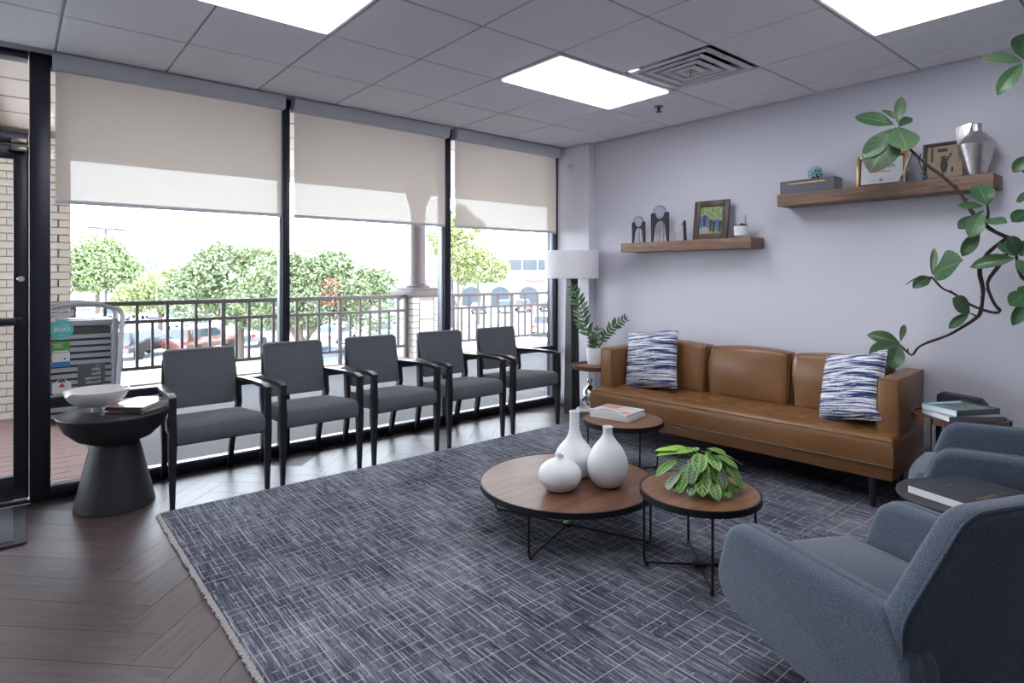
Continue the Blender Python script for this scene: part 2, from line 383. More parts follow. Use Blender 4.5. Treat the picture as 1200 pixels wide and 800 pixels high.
def place_leaf(name, me, m, parent, base, tip, scale_w=1.0, up=(0, 0, 1), roll=0.0):
    """unit leaf mesh from base to tip"""
    b = Vector(base); d = Vector(tip)-b; L = d.length; d.normalize(); u = Vector(up); y = u.cross(d)
    if y.length < 1e-3: y = Vector((1, 0, 0)).cross(d)
    y.normalize(); z = d.cross(y)
    R = Matrix((d, y, z)).transposed() @ Matrix.Rotation(roll, 3, 'X')
    o = bpy.data.objects.new(name, me); C.objects.link(o); o.parent = parent
    o.matrix_local = Matrix.Translation(b) @ R.to_4x4() @ Matrix.Diagonal((L, L*scale_w, L, 1))
    if len(me.materials) == 0: me.materials.append(m)
    o.material_slots[0].link = 'OBJECT'; o.material_slots[0].material = m
    return o
def text(name, s, size, m, parent, loc, rot, mirror=False, bold=0.0, align='CENTER', ext=0.0004):
    cu = bpy.data.curves.new(name, 'FONT'); cu.body = s; cu.size = size; cu.align_x = align; cu.align_y = 'CENTER'; cu.offset = bold; cu.extrude = ext
    cu.resolution_u = 3
    o = bpy.data.objects.new(name, cu); C.objects.link(o); cu.materials.append(m)
    dg = bpy.context.evaluated_depsgraph_get(); me = bpy.data.meshes.new_from_object(o.evaluated_get(dg)); bpy.data.objects.remove(o)
    o = link(name, me, m, parent, loc, rot, (-1, 1, 1) if mirror else None); return o

# ================================================================ THE SETTING
XR, XL, YB, YW = 4.55, -2.9, -8.2, 0.10       # right wall, left wall, back wall, inner face of the window frames
GX, GY = 0.6096, 0.6706                        # ceiling grid
# floor: herringbone planks on a sub-floor
fl = sobj('floor', MB().box(((XL+XR)/2, (YB+.3)/2, -.05), (XR-XL+.6, .5-YB, .092)), M['floor_under'])
PW, PL = .188, .94
plank_me = MB().box((0, 0, -.003), (PL-.0012, PW-.0012, .008), .0006, seg=1).done('plank', 35); plank_me.materials.append(M['floorwood'])
c45 = math.sqrt(.5); cnt = 0; cand = []
for i in range(-40, 41):
    for j in range(-9, 10):
        for hv in (0, 1):
            # herringbone lattice in the rotated frame: (i,i)*PW steps along the zigzag, j across
            ax, ay = i*PW+j*PL, i*PW-j*PL
            cx_, cy_ = (ax+PL/2, ay+PW/2) if hv == 0 else (ax+PW/2, ay+PW+PL/2-0)
            if hv == 1: cx_, cy_ = ax+PW/2, ay+PW+PL/2
            X = (cx_-cy_)*c45+.25; Y = (cx_+cy_)*c45-2.0
            if XL-.2 < X < XR+.1 and -5.2 < Y < .02:
                cand.append((X, Y, PI/4 if hv == 0 else 3*PI/4))
def inview(X, Y): return (X < .62) or (Y > -.75)
cand.sort(key=lambda q: (not inview(q[0], q[1]), math.hypot(q[0]+.2, q[1]+4.7)))
for X, Y, a in cand[:290]:
    if X > 0.9 and -3.9 < Y < -1.2: continue     # wholly under the rug
    o = link('plank', plank_me, None, fl, (X, Y, 0), (0, 0, a)); 
# ceiling: slab, lay-in tiles, grid
cl = sobj('ceiling', MB().box(((XL+XR)/2, YB/2, H+.10), (XR-XL+.4, -YB+.5, .1)), M['ceil'])
lights = [(0, 2), (4, 2), (4, 5), (0, 5)]     # (i, j): 2 x 1 cells
vent = (5, 3)
occ = {(i+a, j) for i, j in lights for a in (0, 1)} | {vent}
tile_cache = {}
for i in range(-5, 8):
    for j in range(0, 13):
        if (i, j) in occ: continue
        x0, x1 = i*GX, min((i+1)*GX, XR); y0, y1 = -j*GY, max(-(j+1)*GY, YB)
        if j == 0: y0 = -.0
        if x1-x0 < .05 or y0-y1 < .05: continue
        key = (round(x1-x0, 3), round(y0-y1, 3))
        if key not in tile_cache:
            me = MB().box((0, 0, .010), (key[0]-.014, key[1]-.014, .016), .003, seg=1).done('ceiling_tile'); me.materials.append(M['ceil']); tile_cache[key] = me
        link('ceiling_tile', tile_cache[key], None, cl, ((x0+x1)/2, (y0+y1)/2, H))
for i in range(-4, 8): obj('grid_runner', MB().box((i*GX, YB/2, H+.014), (.024, -YB, .012)), M['tbar'], cl)
for j in range(1, 13): obj('grid_runner', MB().box(((XL+XR)/2, -j*GY, H+.0145), (XR-XL, .020, .011)), M['tbar'], cl)
# walls
plain('inner_white', (.82, .82, .84), .8)
sobj('wall_right', MB().box((XR+.06, (YB+.25)/2, H/2+.03), (.12, .3-YB, H+.1)), M['wall'])
sobj('wall_left', MB().box((XL-.06, (YB+.1)/2, H/2+.03), (.12, .3-YB, H+.1)), M['inner_white'])
sobj('wall_back', MB().box(((XL+XR)/2, YB-.06, H/2+.03), (XR-XL+.3, .12, H+.1)), M['inner_white'])
# pier in the corner between window and right wall
sobj('wall_corner_pier', MB().box((4.508, -.095, H/2), (.084, .55, H-.004)), M['white_paint'])
sobj('baseboard_right', MB().box((XR-.008, (YB-.38)/2, .05), (.016, -YB-.4, .10), .004), col('baseboard_paint', (.33, .35, .42), .6))
sobj('baseboard_corner_pier', MB().box((4.460, -.105, .05), (.012, .54, .10), .003), M['baseboard_paint'])

# storefront: windows between mullions, with rail, sill and glass
def window(n, x0, x1, head=2.80):
    wn = struct('window_%d' % n)
    obj('sill', MB().box(((x0+x1)/2, YW+.06, .035), (x1-x0, .12, .07), .004), M['black_alu'], wn)
    obj('sill_edge', MB().box(((x0+x1)/2, YW+.045, .074), (x1-x0, .06, .008), .002), M['grey_alu'], wn)
    obj('rail', MB().box(((x0+x1)/2, YW+.06, .615), (x1-x0, .11, .055), .004), M['black_alu'], wn)
    obj('head', MB().box(((x0+x1)/2, YW+.06, 2.785), (x1-x0, .12, .07), .004), M['black_alu'], wn)
    obj('pane', MB().box(((x0+x1)/2, YW+.06, (.07+.588)/2), (x1-x0, .006, .518)), M['glass'], wn, sharp=0)
    obj('pane', MB().box(((x0+x1)/2, YW+.06, (.642+2.75)/2), (x1-x0, .006, 2.108)), M['glass'], wn, sharp=0)
    return wn
def mullion(parent, x0, x1, name='mullion'):
    xm = (x0+x1)/2
    o = obj(name, MB().box((xm, YW+.06, 1.41), (x1-x0, .13, 2.82), .004), M['black_alu'], parent)
    obj('reflection_strip', MB().box((x0-.004, YW+.05, 1.41), (.008, .05, 2.66), .002), M['grey_alu'], o)  # lighter grey strip paints in the reflection on the mullion's left side
    return o
w1 = window(1, -.02, 1.435); w2 = window(2, 1.495, 2.965); w3 = window(3, 3.035, 4.462); w4 = window(4, -2.85, -1.22)
mullion(w2, 1.435, 1.495); mullion(w3, 2.965, 3.035); mullion(w3, 4.425, 4.468, 'jamb'); 
obj('jamb', MB().box((-.072, YW+.055, 1.41), (.105, .14, 2.82), .005), M['black_alu'], w1)
obj('jamb', MB().box((-1.165, YW+.055, 1.41), (.11, .14, 2.82), .005), M['black_alu'], w4)
# door with transom
d = struct('door_1')
obj('head', MB().box((-.62, YW+.06, 2.275), (.98, .12, .07), .004), M['black_alu'], d)
obj('transom_head', MB().box((-.62, YW+.06, 2.80), (.98, .12, .05), .004), M['black_alu'], d)
obj('transom_pane', MB().box((-.62, YW+.06, 2.54), (.98, .006, .47)), M['glass'], d, sharp=0)
obj('stile', MB().box((-.165, YW+.05, 1.13), (.075, .05, 2.2), .004), M['black_alu'], d)
obj('stile', MB().box((-1.07, YW+.05, 1.13), (.075, .05, 2.2), .004), M['black_alu'], d)
obj('bottom_rail', MB().box((-.62, YW+.05, .10), (.84, .05, .15), .004), M['black_alu'], d)
obj('top_rail', MB().box((-.62, YW+.05, 2.19), (.84, .05, .085), .004), M['black_alu'], d)
obj('pane', MB().box((-.62, YW+.05, 1.16), (.84, .008, 1.97)), M['glass'], d, sharp=0)
obj('threshold', MB().box((-.62, YW+.03, .011), (1.0, .18, .018), .004), M['steel'], d)
pb = obj('push_bar', MB().box((-.62, YW-.045, 1.14), (.86, .03, .045), .008), M['black_alu'], d)
for x in (-.18, -1.06): obj('bracket', MB().box((x, YW-.005, 1.14), (.05, .07, .05), .006), M['black_alu'], pb)
lk = obj('lock', MB().lathe([(0, 0), (.02, 0), (.022, .008), (.018, .016), (0, .018)], 16), M['steel'], d, loc=(-.165, YW+.025, 1.40), rot=(PI/2, 0, 0))
for z in (2.255, 2.205):
    obj('pivot_hinge', MB().box((-.175, YW-.012, z), (.075, .03, .030), .004), col('hinge_bronze', (.36, .31, .24), .35, metal=.8), d)
sobj('wall_over_window', MB().box(((XL+XR)/2, YW+.12, 3.05), (XR-XL+.4, .30, .46)), M['white_paint'])

# lay-in lights, air vent, sprinkler, sensor
lab = {(0, 2): 'luminous ceiling panel nearest the window wall, above the black pedestal table', (4, 2): 'luminous ceiling panel beside the air vent', (4, 5): 'luminous ceiling panel above the upper wall shelf'}
for q, (i, j) in enumerate(lights):
    t = thing('ceiling_light', lab.get((i, j), 'luminous ceiling panel over the rug just out of view'), 'light', ((i+1)*GX, -(j+.5)*GY, H), 0, 'recessed ceiling light panels')
    wx, wy = 2*GX-.02, GY-.02
    fr = MB()
    for s in (-1, 1):
        fr.box((0, s*(wy/2-.014), .004), (wx, .028, .02), .003); fr.box((s*(wx/2-.014), 0, .004), (.028, wy-.056, .02), .003)
    obj('frame', fr, M['fixture'], t); obj('diffuser', MB().box((0, 0, -.005), (wx-.058, wy-.058, .018), .003), M['panel'], t)
t = thing('air_vent', 'square white louvred air vent in the ceiling beside a light panel', 'vent', ((vent[0]+.5)*GX, -(vent[1]+.5)*GY, H))
for k in range(4):
    a, b = .285-.068*k, .225-.068*k; z0, z1 = -.002-.001*k, .045
    ring = []
    for (hw, z) in ((a, z0), (a-.040, z0-.004), (max(b-.02, .01), z1), (max(b-.012, .02), z1+.006)):
        yy = hw*GY/GX if k == 0 else hw*1.05
        ring.append([(hw, yy, z), (-hw, yy, z), (-hw, -yy, z), (hw, -yy, z)])
    obj('louvre', MB().loft(ring, cap=False), M['fixture'], t, sharp=20)
obj('throat', MB().box((0, 0, .055), (.56, .6, .01)), col('duct_grey', (.36, .36, .39), .6), t)
obj('damper_lever', MB().tube([(0, .0, .04), (.0, 0, -.05)], .004, 6), M['brass'], t)
t = thing('sprinkler', 'small metal fire sprinkler head on the ceiling', 'sprinkler', (3.915, -1.669, H))
obj('escutcheon', MB().lathe([(0, -.006), (.035, -.004), (.038, .002), (0, .002)], 20), M['grey_alu'], t)
obj('head', MB().cyl((0, 0, -.04), .011, .036, 12).lathe([(0, -.044), (.024, -.043), (.024, -.039), (0, -.039)], 12), M['black_alu'], t)
t = thing('motion_sensor', 'small round white sensor high on the corner pier', 'sensor', (4.466, -.114, 2.605))
obj('housing', MB().lathe([(0, 0), (.034, 0), (.038, .006), (.030, .022), (0, .028)], 20), M['ceramic'], t, rot=(0, -PI/2, 0))
obj('lens', MB().lathe([(0, .026), (.012, .027), (.010, .034), (0, .036)], 14), M['chrome'], t, rot=(0, -PI/2, 0))

# roller blinds
for q, (x0, x1, lb) in enumerate([(-.012, 1.428, 'beige roller blind half down over the window next to the door'), (1.50, 2.958, 'beige roller blind half down over the middle window'), (3.042, 4.42, 'beige roller blind half down over the window beside the corner pier')]):
    xm, wd = (x0+x1)/2, x1-x0
    t = thing('roller_blind', lb, 'blind', (xm, .045, H), 0, 'roller blinds')
    obj('cassette', MB().prism(rpoly([(-.052, -.002), (.05, -.002), (.05, -.105), (-.035, -.105), (-.052, -.075)], .012, 3), lambda a, b, s: (s, a, b), -wd/2, wd/2), M['cassette'], t)
    fb = MB(); hw_ = (wd-.03)/2; fb.mesh([(-hw_, .016, -.10), (hw_, .016, -.10), (hw_, .016, 1.90-H), (-hw_, .016, 1.90-H)], [(0, 1, 2, 3)]); obj('fabric', fb, M['blind'], t, sharp=0)
    obj('bottom_bar', MB().box((0, .016, 1.893-H), (wd-.03, .016, .026), .005), M['cassette'], t)
    obj('side_channel', MB().box((wd/2-.008, .03, (-.1+1.89-H)/2), (.010, .012, H-1.89-.12)), M['grey_alu'], t)

# ================================================================ OUTSIDE
TY = 3.72       # terrace edge (railing line)
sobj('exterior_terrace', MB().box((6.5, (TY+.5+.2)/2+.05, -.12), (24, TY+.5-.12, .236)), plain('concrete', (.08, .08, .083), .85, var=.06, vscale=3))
kerb = sobj('exterior_kerb', MB().box((6.9, TY+.12, .055), (13.3, .34, .12), .01), plain('kerb_stone', (.26, .19, .165), .85, var=.1))
sobj('exterior_retaining_wall', MB().box((6.5, TY+.25, -1.9), (24, .3, 3.5)), M['concrete'])
# red brick paving by the door
pv = struct('exterior_brick_paving')
pcol = plain('red_paver', (.21, .135, .125), .85, bump=.3, bscale=60, var=.12, vscale=5)
obj('paving_bed', MB().box((-.74, 1.78, .001), (2.02, 3.1, .010)), pcol, pv)
pm = MB().box((0, 0, .002), (.296, .146, .012), .003, seg=1).done('paver'); pm.materials.append(pcol)
for r in range(20):
    for k in range(7):
        x = .27-.15-.3*k-(.15 if r % 2 else 0); y = .29+.15*r
        if x < -1.75: continue
        link('paver', pm, None, pv, (x, y, .0))
obj('paving_border', MB().box((.29, 1.75, .004), (.04, 3.1, .014), .002), M['concrete'], pv)
# tan brick pier at the terrace edge
bp_ = struct('exterior_brick_pillar', (-.34, 3.26, 0))
tan = plain('tan_brick', (.46, .405, .365), .85, bump=.25, bscale=50, var=.06, vscale=3)
obj('mortar_core', MB().box((0, 0, 1.42), (1.205, .46, 2.84)), plain('mortar', (.27, .245, .225), .9), bp_)
bm_ = MB().box((0, 0, 0), (.196, .05, .067), .003, seg=1).done('brick'); bm_.materials.append(tan)
bh_ = MB().box((0, 0, 0), (.096, .05, .067), .003, seg=1).done('brick'); bh_.materials.append(tan)
bs_ = MB().box((0, 0, 0), (.05, .215, .067), .003, seg=1).done('brick'); bs_.materials.append(tan)
for r in range(37):
    z = .04+r*.0765; off = r % 2
    xs = [-.505+.2*k+.0 for k in range(6)] if off == 0 else [-.405+.2*k for k in range(5)]
    for x in xs: link('brick', bm_, None, bp_, (x, -.225, z))
    if off:
        for s in (-1, 1): link('brick', bh_, None, bp_, (s*.555, -.225, z))
# brick-based column with a round post
cb = struct('exterior_column', (4.93, 3.86, 0))
cm = plain('pale_brick', (.42, .385, .345), .85, var=.05, bump=.2, bscale=50)
obj('core', MB().box((0, 0, .54), (.50, .50, 1.08)), M['mortar'], cb)
qm = MB().box((0, 0, 0), (.12, .03, .085), .004, seg=1).done('brick'); qm.materials.append(cm)
pm2 = MB().box((0, 0, 0), (.262, .03, .295), .004, seg=1).done('stone_block'); pm2.materials.append(cm)
for face in range(2):
    R_ = Matrix.Rotation(-face*PI/2, 3, 'Z')
    for r in range(11):
        for s in (-1, 1):
            link('brick', qm, None, cb, R_ @ Vector((s*.200, -.255, .05+r*.097)), (0, 0, -face*PI/2))
    for r in range(3):
        link('stone_block', pm2, None, cb, R_ @ Vector((0, -.255, .25+r*.31)), (0, 0, -face*PI/2))
brown = plain('brown_paint', (.055, .04, .042), .6)
obj('cap', MB().box((0, 0, 1.13), (.66, .66, .10), .01).box((0, 0, 1.195), (.50, .50, .05), .008).lathe([(.2, 1.215), (.2, 1.25), (.15, 1.28), (.13, 1.29)], 24), brown, cb)
obj('post', MB().lathe([(0, 1.28), (.125, 1.28), (.12, 2.45), (.13, 2.47), (.13, 2.5), (.12, 2.52), (.17, 2.62), (.19, 2.70), (.19, 2.86), (0, 2.86)], 28), brown, cb)
# soffit and fascia
sm = plain('soffit_board', (.62, .53, .47), .85)
sf = sobj('exterior_soffit', MB().box((6.5, 2.25, 2.95), (24, 4.6, .1)), sm)
for k, y in enumerate((.55, 1.15, 1.75, 2.35)): obj('soffit_joint_strip', MB().box((6.5, y, 2.897), (24, .022, .008)), tan, sf)
obj('fascia_beam', MB().box((6.5, 4.0, 2.90), (24, .42, .20)), sm, sf)
obj('soffit_conduit', MB().tube([(-.55, .3, 2.87), (-.42, 3.6, 2.87)], .02, 8).tube([(-.45, .3, 2.87), (-.32, 3.6, 2.87)], .012, 8).tube([(-.40, .3, 2.87), (-.27, 3.6, 2.87)], .012, 8), brown, sf)
# railing
def railing(label, x0, x1, n):
    t = thing('railing', label, 'railing', (x0, TY, 0), 0, 'brown metal railings along the terrace')
    Lr = x1-x0
    obj('top_rail', MB().box((Lr/2, 0, 1.085), (Lr, .06, .055), .006), brown, t)
    obj('middle_rail', MB().box((Lr/2, 0, .862), (Lr, .04, .042), .004), brown, t)
    obj('bottom_rail', MB().box((Lr/2, 0, .30), (Lr, .04, .042), .004), brown, t)
    lo = MB().box((0, 0, .58), (.030, .030, .54)).done('baluster'); lo.materials.append(brown)
    hi = MB().box((0, 0, .685), (.034, .034, .77)).done('baluster'); hi.materials.append(brown)
    po = MB().box((0, 0, .60), (.05, .05, .98)).done('post'); po.materials.append(brown)
    for k in range(n+1):
        x = Lr*k/n
        if k % 10 == 0 or k == n: link('post', po, None, t, (min(max(x, .02), Lr-.02), 0, 0))
        else: link('baluster', hi if k % 2 == 0 else lo, None, t, (x, 0, 0))
    return t
railing('brown metal railing between the tan brick pillar and the round post', .31, 4.64, 27)
railing('brown metal railing beyond the round post, behind the floor lamp', 5.22, 12.6, 46)
# slatted litter bin
gm = plain('grey_bin_metal', (.20, .20, .23), .5, .2)
t = thing('litter_bin', 'grey slatted metal litter bin with an arched frame outside the window', 'litter bin', (.30, 2.62, 0), 0)
for k in range(15):
    if k == 13: continue
    obj('slat', MB().box((0, -.235, .09+k*.062), (.52, .018, .040), .003, seg=1), gm, t)
    obj('slat', MB().box((.27, 0, .09+k*.062), (.018, .44, .040), .003, seg=1), gm, t)
obj('liner', MB().box((0, .0, .47), (.50, .42, .90), .01), M['matte_black'], t)
obj('lid', MB().box((0, 0, .965), (.56, .50, .05), .008), gm, t)
obj('lid_opening', MB().box((-.02, -.03, .991), (.32, .24, .006)), M['matte_black'], t)
for s in (-1, 1):
    y = s*.262
    pts = [(-.29, y, .02), (-.31, y, .5), (-.34, y, 1.02), (-.31, y, 1.08), (-.17, y, 1.13), (0, y, 1.15), (.17, y, 1.13), (.31, y, 1.08), (.34, y, 1.02), (.31, y, .5), (.29, y, .02)]
    obj('arched_frame', MB().tube(pts, .024, 6), gm, t)
for x in (-.28, .28): obj('upright', MB().box((x, -.25, .50), (.05, .03, 1.0), .004).box((x, .25, .5), (.05, .03, 1.0), .004), gm, t)

# parking lot and what stands on it
ZL = -3.5
sobj('exterior_ground', MB().box((60, 150, ZL-.05), (520, 292, .1)), plain('lot_concrete', (.27, .27, .265), .9, var=.06, vscale=.2))
tyre = plain('tyre', (.015, .015, .017), .8); cglass = plain('car_glass', (.03, .045, .06), .1)
def car_meshes(kind):
    if kind == 'suv':
        Lc, prof = 4.7, [(-2.35, .45), (-2.3, .95), (-2.15, 1.1), (-1.95, 1.62), (-1.7, 1.72), (.35, 1.70), (1.05, 1.12), (2.15, .95), (2.33, .75), (2.33, .42)]
        win = [(-1.85, 1.12), (-1.68, 1.6), (.28, 1.6), (.86, 1.14)]
    else:
        Lc, prof = 4.6, [(-2.3, .42), (-2.28, .85), (-2.1, .98), (-1.6, 1.02), (-.95, 1.40), (.2, 1.42), (.95, 1.0), (2.1, .86), (2.28, .7), (2.28, .40)]
        win = [(-1.45, 1.03), (-.9, 1.33), (.15, 1.34), (.74, 1.02)]
    def fn(a, b, t): 
        k = 1.0 if b < 1.0 else 1.0-.28*(b-1.0)/.7
        return (a, t*k, b)
    body = MB().prism(prof, fn, -.9, .9, .05, 2).done('car_body', 40)
    wm = MB()
    for s in (-1, 1): wm.prism(win, lambda a, b, t: (a, t*(1.0-.28*(b-1.0)/.7)*1.0, b), s*.895, s*.925)
    f0, f1 = (prof[5], prof[6]); b0, b1 = (prof[2], prof[3]) if kind == 'suv' else (prof[3], prof[4])
    for (p, q, off) in ((f0, f1, .02), (b0, b1, -.02)):
        y1 = .80; y0 = .66
        wm.mesh([(p[0]+off*1, -y0 if p[1] > q[1] else -y1, p[1]-.04+.02), (p[0]+off, y0 if p[1] > q[1] else y1, p[1]-.02), (q[0]+off*1.5, y1 if p[1] > q[1] else y0, q[1]+.02), (q[0]+off*1.5, -y1 if p[1] > q[1] else -y0, q[1]+.02)], [(0, 1, 2, 3)])
    glass = wm.done('car_windows', 40); glass.materials.append(cglass)
    tl = MB()
    for s in (-1, 1): tl.box((-Lc/2+.02, s*.72, .86), (.08, .28, .16), .02)
    tail = tl.done('tail_lights'); tail.materials.append(col('tail_red', (.45, .02, .02), .3))
    wh = MB().lathe([(0, -.11), (.24, -.115), (.34, -.10), (.34, .10), (.24, .115), (0, .11)], 18).done('wheel'); wh.materials.append(tyre)
    return body, glass, tail, wh
CM = {k: car_meshes(k) for k in ('suv', 'sedan')}
CCOL = {'white': (.55, .55, .56), 'silver': (.32, .33, .35), 'grey': (.16, .17, .18), 'black': (.03, .03, .035), 'red': (.11, .035, .025), 'blue': (.03, .05, .10), 'dark blue': (.03, .05, .11), 'maroon': (.16, .045, .05)}
def car(kind, cname, x, y, a, label):
    t = thing('car', label, 'car', (x, y, ZL), a, 'cars in the parking lot')
    body, glass, tail, wh = CM[kind]
    m = col('car_'+cname.replace(' ', '_'), CCOL[cname], .25, coat=.5)
    o = link('body', body, m, t) if len(body.materials) else link('body', body, m, t)
    o.material_slots[0].link = 'OBJECT'; o.material_slots[0].material = m
    link('windows', glass, None, t); link('tail_light', tail, None, t)
    for sx in (-1.42, 1.42):
        for sy in (-.82, .82): link('wheel', wh, None, t, (sx, sy, .34), (PI/2, 0, 0))
named = [('suv', 'black', 6.0, 37.6, .75, 'black suv nearest the litter bin in the closest row of the lot'), ('suv', 'red', 9.2, 37.2, .62, 'brick red suv parked behind the first chair in the closest row'),
         ('sedan', 'grey', 13.6, 39.4, .7, 'dark grey sedan parked next to the brick red suv'), ('sedan', 'white', 17.0, 35.2, .75, 'white sedan parked just left of the first mullion'),
         ('sedan', 'blue', 12.4, 24.0, .15, 'blue car just below the railing behind the second and third chairs'), ('suv', 'blue', 5.4, 55.6, .9, 'blue grey suv in the row behind the black suv'),
         ('sedan', 'white', 4.6, 46.5, .9, 'white sedan behind the black suv, close to the litter bin'), ('suv', 'white', 24.0, 36.0, 1.1, 'white suv parked left of the brick column base'),
         ('suv', 'silver', 20.6, 35.2, 1.1, 'silver suv in the closest row beneath the brown leafed tree'), ('sedan', 'silver', 18.6, 29.6, .5, 'silver sedan close to the terrace left of the brick column'),
         ('suv', 'white', 33.7, 31.8, .8, 'white suv standing alone behind the second railing'), ('sedan', 'dark blue', 27.5, 22.0, .4, 'dark blue sedan low behind the second railing by the lamp')]
for k, cc, x, y, a, lb in named: car(k, cc, x, y, a, lb)
cols = ['white', 'silver', 'grey', 'white', 'black', 'blue', 'white', 'silver', 'red', 'white', 'dark blue']
ordn = 'first second third fourth fifth sixth seventh eighth ninth tenth eleventh twelfth thirteenth fourteenth fifteenth'.split()
q = 0
for ri, (yr, x0, n, st, a) in enumerate([(50.5, 12.4, 9, 3.0, 1.1), (57.5, 9.0, 10, 3.0, 1.15), (68, 8.0, 11, 3.1, 1.2), (75, 6.0, 12, 3.2, 1.2), (88, 8.0, 9, 3.3, 1.2), (57.0, 46.0, 6, 3.4, .9)]):
    for k in range(n):
        q += 1
        if random.random() < .10: continue
        kd = random.choice(['suv', 'suv', 'sedan']); cc = cols[(q*7+ri*3) % len(cols)]
        nm = ['row behind the brick red suv', 'row under the yellow green tree', 'middle row of the far lot', 'row beyond the middle row', 'farthest row of the lot', 'row in front of the white shops'][ri]
        car(kd, cc, x0+k*st+random.uniform(-.2, .2), yr+random.uniform(-.4, .4)-(k*.5 if ri == 5 else 0), a+random.uniform(-.08, .08), '%s %s, %s from the left in the %s' % (cc, kd, ordn[k], nm))
# trees
def foliage(name, lobes, n, size, m, parent, seed):
    r = np.random.RandomState(seed); V = []; tot = sum(a[3]*a[3] for a in lobes)
    P = []; sub = []
    for (x, y, z, R, sz) in lobes:
        for _ in range(7):
            q = r.normal(size=3); q /= np.linalg.norm(q); q[2] = abs(q[2])*.9-.15; sub.append((x+q[0]*R*.9, y+q[1]*R*.9, z+q[2]*R*sz*.95, R*r.uniform(.22, .42), .9))
    lobes = list(lobes)+sub; tot = sum(a[3]*a[3] for a in lobes)
    for (x, y, z, R, sz) in lobes:
        k = int(n*R*R/tot); d_ = r.normal(size=(k, 3)); d_ /= np.linalg.norm(d_, axis=1)[:, None]
        rad = R*(.62+.46*r.rand(k)**.7); p = d_*rad[:, None]*np.array([1, 1, sz])+np.array([x, y, z]); P.append(p)
    P = np.concatenate(P); n = len(P)
    a = r.normal(size=(n, 3)); a /= np.linalg.norm(a, axis=1)[:, None]; b = np.cross(a, r.normal(size=(n, 3))); b /= np.linalg.norm(b, axis=1)[:, None]
    s = size*(.6+.8*r.rand(n))[:, None]
    v = np.stack([P-a*s, P+b*s*.5, P+a*s, P-b*s*.5], 1).reshape(-1, 3)
    f = np.arange(4*n).reshape(-1, 4)
    me = bpy.data.meshes.new(name); me.from_pydata(v.tolist(), [], f.tolist()); o = link(name, me, m, parent); o['kind'] = 'stuff'; return o
def crown_mat(name, c1, c2):
    m, nt, b = new_mat(name); b.inputs['Roughness'].default_value = .7; b.inputs['Specular IOR Level'].default_value = .2
    g = N(nt, 'ShaderNodeNewGeometry'); r = N(nt, 'ShaderNodeValToRGB'); r.color_ramp.elements[0].color = c4(c1); r.color_ramp.elements[1].color = c4(c2)
    nt.links.new(g.outputs['Random Per Island'], r.inputs[0]); nt.links.new(r.outputs[0], b.inputs['Base Color'])
    b.inputs['Transmission Weight'].default_value = 0
    return m
G1 = crown_mat('oak_leaves', (.095, .13, .055), (.235, .27, .15)); G2 = crown_mat('light_leaves', (.14, .19, .075), (.28, .33, .165)); G3 = crown_mat('yellow_leaves', (.18, .21, .075), (.33, .36, .17))
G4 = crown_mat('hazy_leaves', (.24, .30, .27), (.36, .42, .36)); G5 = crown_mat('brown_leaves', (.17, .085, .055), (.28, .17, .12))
trunk_m = plain('tree_trunk', (.11, .085, .065), .9, bump=.5, bscale=8)
def tree(label, x, y, lobes, n, size, m, trunk_h, tr, seed, brown=None, limbs=()):
    t = thing('tree', label, 'tree', (x, y, ZL), 0, 'trees around the parking lot')
    obj('trunk', MB().tube([(0, 0, 0), (.05, 0, trunk_h*.5), (0, .1, trunk_h)], [tr, tr*.8, tr*.6], 8), trunk_m, t)
    for l in limbs: obj('limb', MB().tube(l, [tr*.6, tr*.45, tr*.2], 6), trunk_m, t)
    foliage('crown', lobes, n, size, m, t, seed)
    if brown: foliage('brown_leaves', brown, 1100, size*.9, G5, t, seed+1)
    return t
tree('broad green tree behind the railing in the window next to the door', 10.2, 33.0, [(0, 0, 4.6, 2.6, .75), (2.4, -.5, 4.4, 2.0, .8), (-2.2, .5, 3.8, 1.9, .8), (.8, -1, 3.2, 2.4, .6), (3.3, -1, 3.0, 1.9, .8), (-1.0, 0, 5.9, 1.2, .8), (1.4, 0, 5.6, 1.3, .8)], 26000, .125, G1, 3.2, .28, 11,
     limbs=[[(0, 0, 1.6), (1.2, -.3, 3.0), (2.6, -.6, 4.6)], [(0, 0, 1.8), (-1.0, .2, 3.2), (-2.2, .4, 4.2)]])
tree('broad green tree with a patch of brown leaves behind the middle window', 11.2, 26.0, [(-.6, .3, 4.6, 1.7, .85), (1.0, 0, 4.9, 1.6, .85), (2.4, -.8, 4.2, 1.7, .9), (.5, 0, 3.6, 2.1, .6), (3.2, -1.2, 3.2, 1.5, .9), (-1.2, .6, 3.6, 1.6, .9), (1.7, -.4, 5.4, 1.0, .8), (3.6, -1.4, 4.4, 1.1, .8)], 26000, .10, G1, 2.6, .26, 12,
     brown=[(.95, -1.75, 4.15, .55, 1.1), (.7, -1.9, 3.7, .45, .8)], limbs=[[(0, 0, 1.2), (.7, -.3, 2.2), (2.0, -.8, 3.6)], [(0, 0, 1.4), (-.6, .2, 2.6), (-1.2, .5, 3.6)]])
tree('light green tree beside the tan brick pillar', 6.6, 70.0, [(0, 0, 6.0, 3.2, .9), (-2.0, 0, 5.4, 2.4, .9), (2.2, 0, 5.0, 2.2, .9), (0.6, 0, 7.0, 2.0, .9), (3.6, 0, 4.4, 1.3, .8)], 16000, .2, G2, 3.6, .3, 13)
tree('low yellow green tree between the light pole and the broad green tree', 8.9, 50.0, [(0, 0, 3.6, 2.0, .8), (1.9, -.6, 3.8, 1.9, .8), (-1.8, .6, 3.0, 1.4, .8), (3.6, -1, 3.4, 1.7, .8), (1.0, 0, 4.4, 1.2, .8)], 14000, .15, G3, 2.4, .22, 14)
